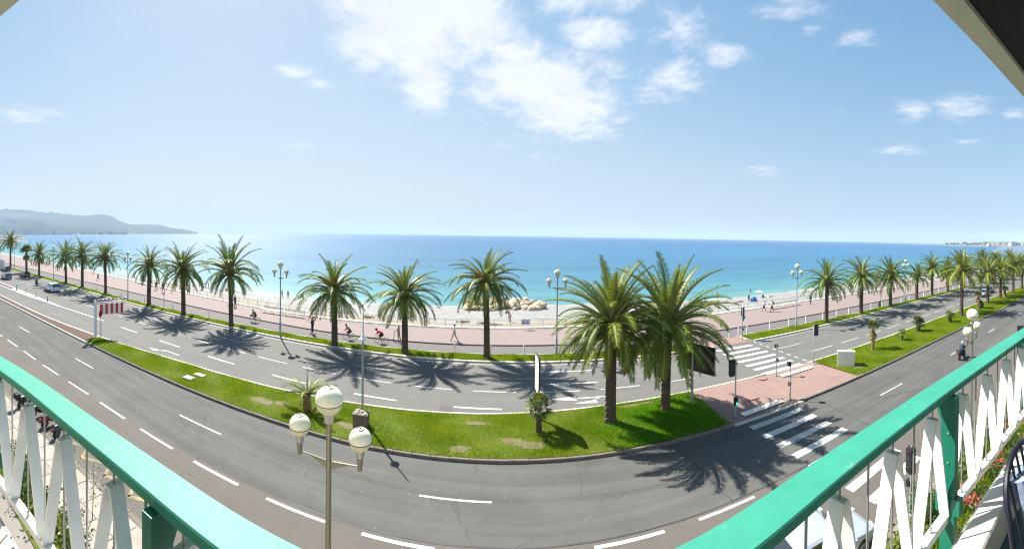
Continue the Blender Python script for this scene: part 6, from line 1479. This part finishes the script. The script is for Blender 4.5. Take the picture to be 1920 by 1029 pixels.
def ridge(name, d0, d1, prof, az0, az1, nA=90, nD=14, seed=0):
    """hill seen across the bay: prof(azimuth) gives crest height in metres at the middle distance"""
    r_ = random.Random(seed); V = []; F = []; b = MB()
    for j in range(nD + 1):
        v = j / nD; d = d0 + (d1 - d0) * v
        for i in range(nA + 1):
            a = R(az0 + (az1 - az0) * i / nA); h = prof(math.degrees(a)); k = math.sin(math.pi * min(1, v * .95 + .02)) ** .8
            z = SEAZ - 1 + (h + 5) * k * (1 + r_.uniform(-.05, .05)) + (14 * math.sin(i * 1.1 + j * 2.3) + 9 * math.sin(i * .37 + j)) * k * min(1, h / 120)
            if v < .02 or v > .98: z = SEAZ - 3
            V.append((d * math.sin(a), d * math.cos(a), z))
    for j in range(nD):
        for i in range(nA): F.append((j * (nA + 1) + i, j * (nA + 1) + i + 1, (j + 1) * (nA + 1) + i + 1, (j + 1) * (nA + 1) + i))
    b.add(V, F); return struct(name, b, HILLM, 80)
def pix_az(x): return math.degrees((x - 960) / 720)
def crest(points, d):
    """photo skyline as heights over the sea at distance d"""
    f = interp([(pix_az(x), CAMH + d * (435 - y) / 720) for x, y in points]); return f
ridge('far_hills', 5200, 7400, crest([(-60,386),(0,388.5),(40,392),(100,397.5),(150,402.5),(172,400.5),(188,400),(203,404),(225,412.5),(250,420),(275,420.5),(300,421.5),(330,427.5),(350,430),(368,434)], 6200), pix_az(-60), pix_az(371), seed=1)
ridge('near_hill', 3600, 4600, crest([(-60,402),(0,406),(30,408),(60,411),(90,418),(120,424),(180,429),(240,433)], 4100), pix_az(-60), pix_az(240), seed=2)
# right-hand shore: low spit, wooded point and town
def shore(name, pts, m, wdt):
    b = MB(); A, B_, C_ = [], [], []
    for x, y, h in pts: A.append((x, y, SEAZ - 1)); B_.append((x, y + wdt * .25, SEAZ + h)); C_.append((x, y + wdt, SEAZ - 1))
    b.sheet(A, B_); b.sheet(B_, C_); return struct(name, b, m, 60)
SPIT = mat('pale_shore', (.17, .16, .13), .95, var=.2, scale=.02)
def at_az(px, d): a = (px - 960) / 720; return d * math.sin(a), d * math.cos(a)
shore('airport_spit', [(*at_az(px, d), h) for px, d, h in ((1655, 5200, .5), (1690, 4900, 8), (1720, 4500, 13), (1760, 4000, 11), (1800, 3400, 7), (1840, 2900, 8), (1880, 2500, 7), (1935, 2100, 6), (2000, 1900, 6))], SPIT, 500)
rr_ = random.Random(11)
TREEG = mat('far_trees', (.035, .06, .025), .95, var=.3, scale=.06)
b = MB()
for k in range(150):
    px = rr_.uniform(1842, 1945) if k < 110 else rr_.uniform(1775, 1850); d = rr_.uniform(2300, 3000); x, y = at_az(px, d); r0 = rr_.uniform(7, 15) * (1.0 if px > 1842 else .55); b.sphere((x, y, SEAZ + 6 + r0 * .5), r0, 7, 5, sq=(1.3, 1.3, rr_.uniform(.7, 1.1)))
o = struct('far_woods', b, TREEG, 60); o['kind'] = 'stuff'; o['label'] = 'dark trees of the far right shore'
bwm = [mesh_of(MB().box((0, 0, .5), (1, 1, 1)), 'far_building', m_) for m_ in (mat('far_wall_white', (.34, .33, .31), .9), mat('far_wall_cream', (.27, .235, .19), .9), mat('far_wall_pink', (.26, .20, .165), .9))]
for k in range(60):
    px = rr_.uniform(1770, 1935); d = rr_.uniform(2000, 2900) if px > 1840 else rr_.uniform(2900, 3500); x, y = at_az(px, d); h = rr_.uniform(8, 26) * (1 if px > 1800 else .6)
    o = link('far_building', bwm[rr_.randrange(3)], None, (x, y, SEAZ + 2), rr_.uniform(0, 3), (rr_.uniform(14, 40), rr_.uniform(12, 22), h)); tag(o, 'tiny pale building on the far right shore', 'building', 'buildings of the far right shore')
for k in range(40):
    px = rr_.uniform(-20, 235); d = rr_.uniform(3300, 3560); x, y = at_az(px, d); h = rr_.uniform(10, 24)
    o = link('far_building', bwm[rr_.randrange(3)], None, (x, y, SEAZ + 1), rr_.uniform(0, 3), (rr_.uniform(16, 44), rr_.uniform(12, 22), h)); tag(o, 'tiny pale building at the foot of the left hills', 'building', 'buildings at the foot of the left hills')

# ------------------------------------------------------------------ air
HAZE = 1.3e-4
if HAZE:
    b = MB(); b.box((0, 8000, 140), (26000, 40000, 300)); b2 = mesh_of(b, 'haze', [])
    hm = bpy.data.materials.new('haze_air'); hm.use_nodes = True; ht = hm.node_tree; ht.nodes.remove(ht.nodes['Principled BSDF'])
    pv = ht.nodes.new('ShaderNodeVolumePrincipled'); pv.inputs['Color'].default_value = (.60, .78, 1.0, 1); pv.inputs['Density'].default_value = HAZE; pv.inputs['Anisotropy'].default_value = 0.0
    ht.links.new(pv.outputs[0], ht.nodes['Material Output'].inputs['Volume'])
    b2.materials.clear(); b2.materials.append(hm); o = link('haze', b2); o['kind'] = 'stuff'; o['label'] = 'pale sea haze'
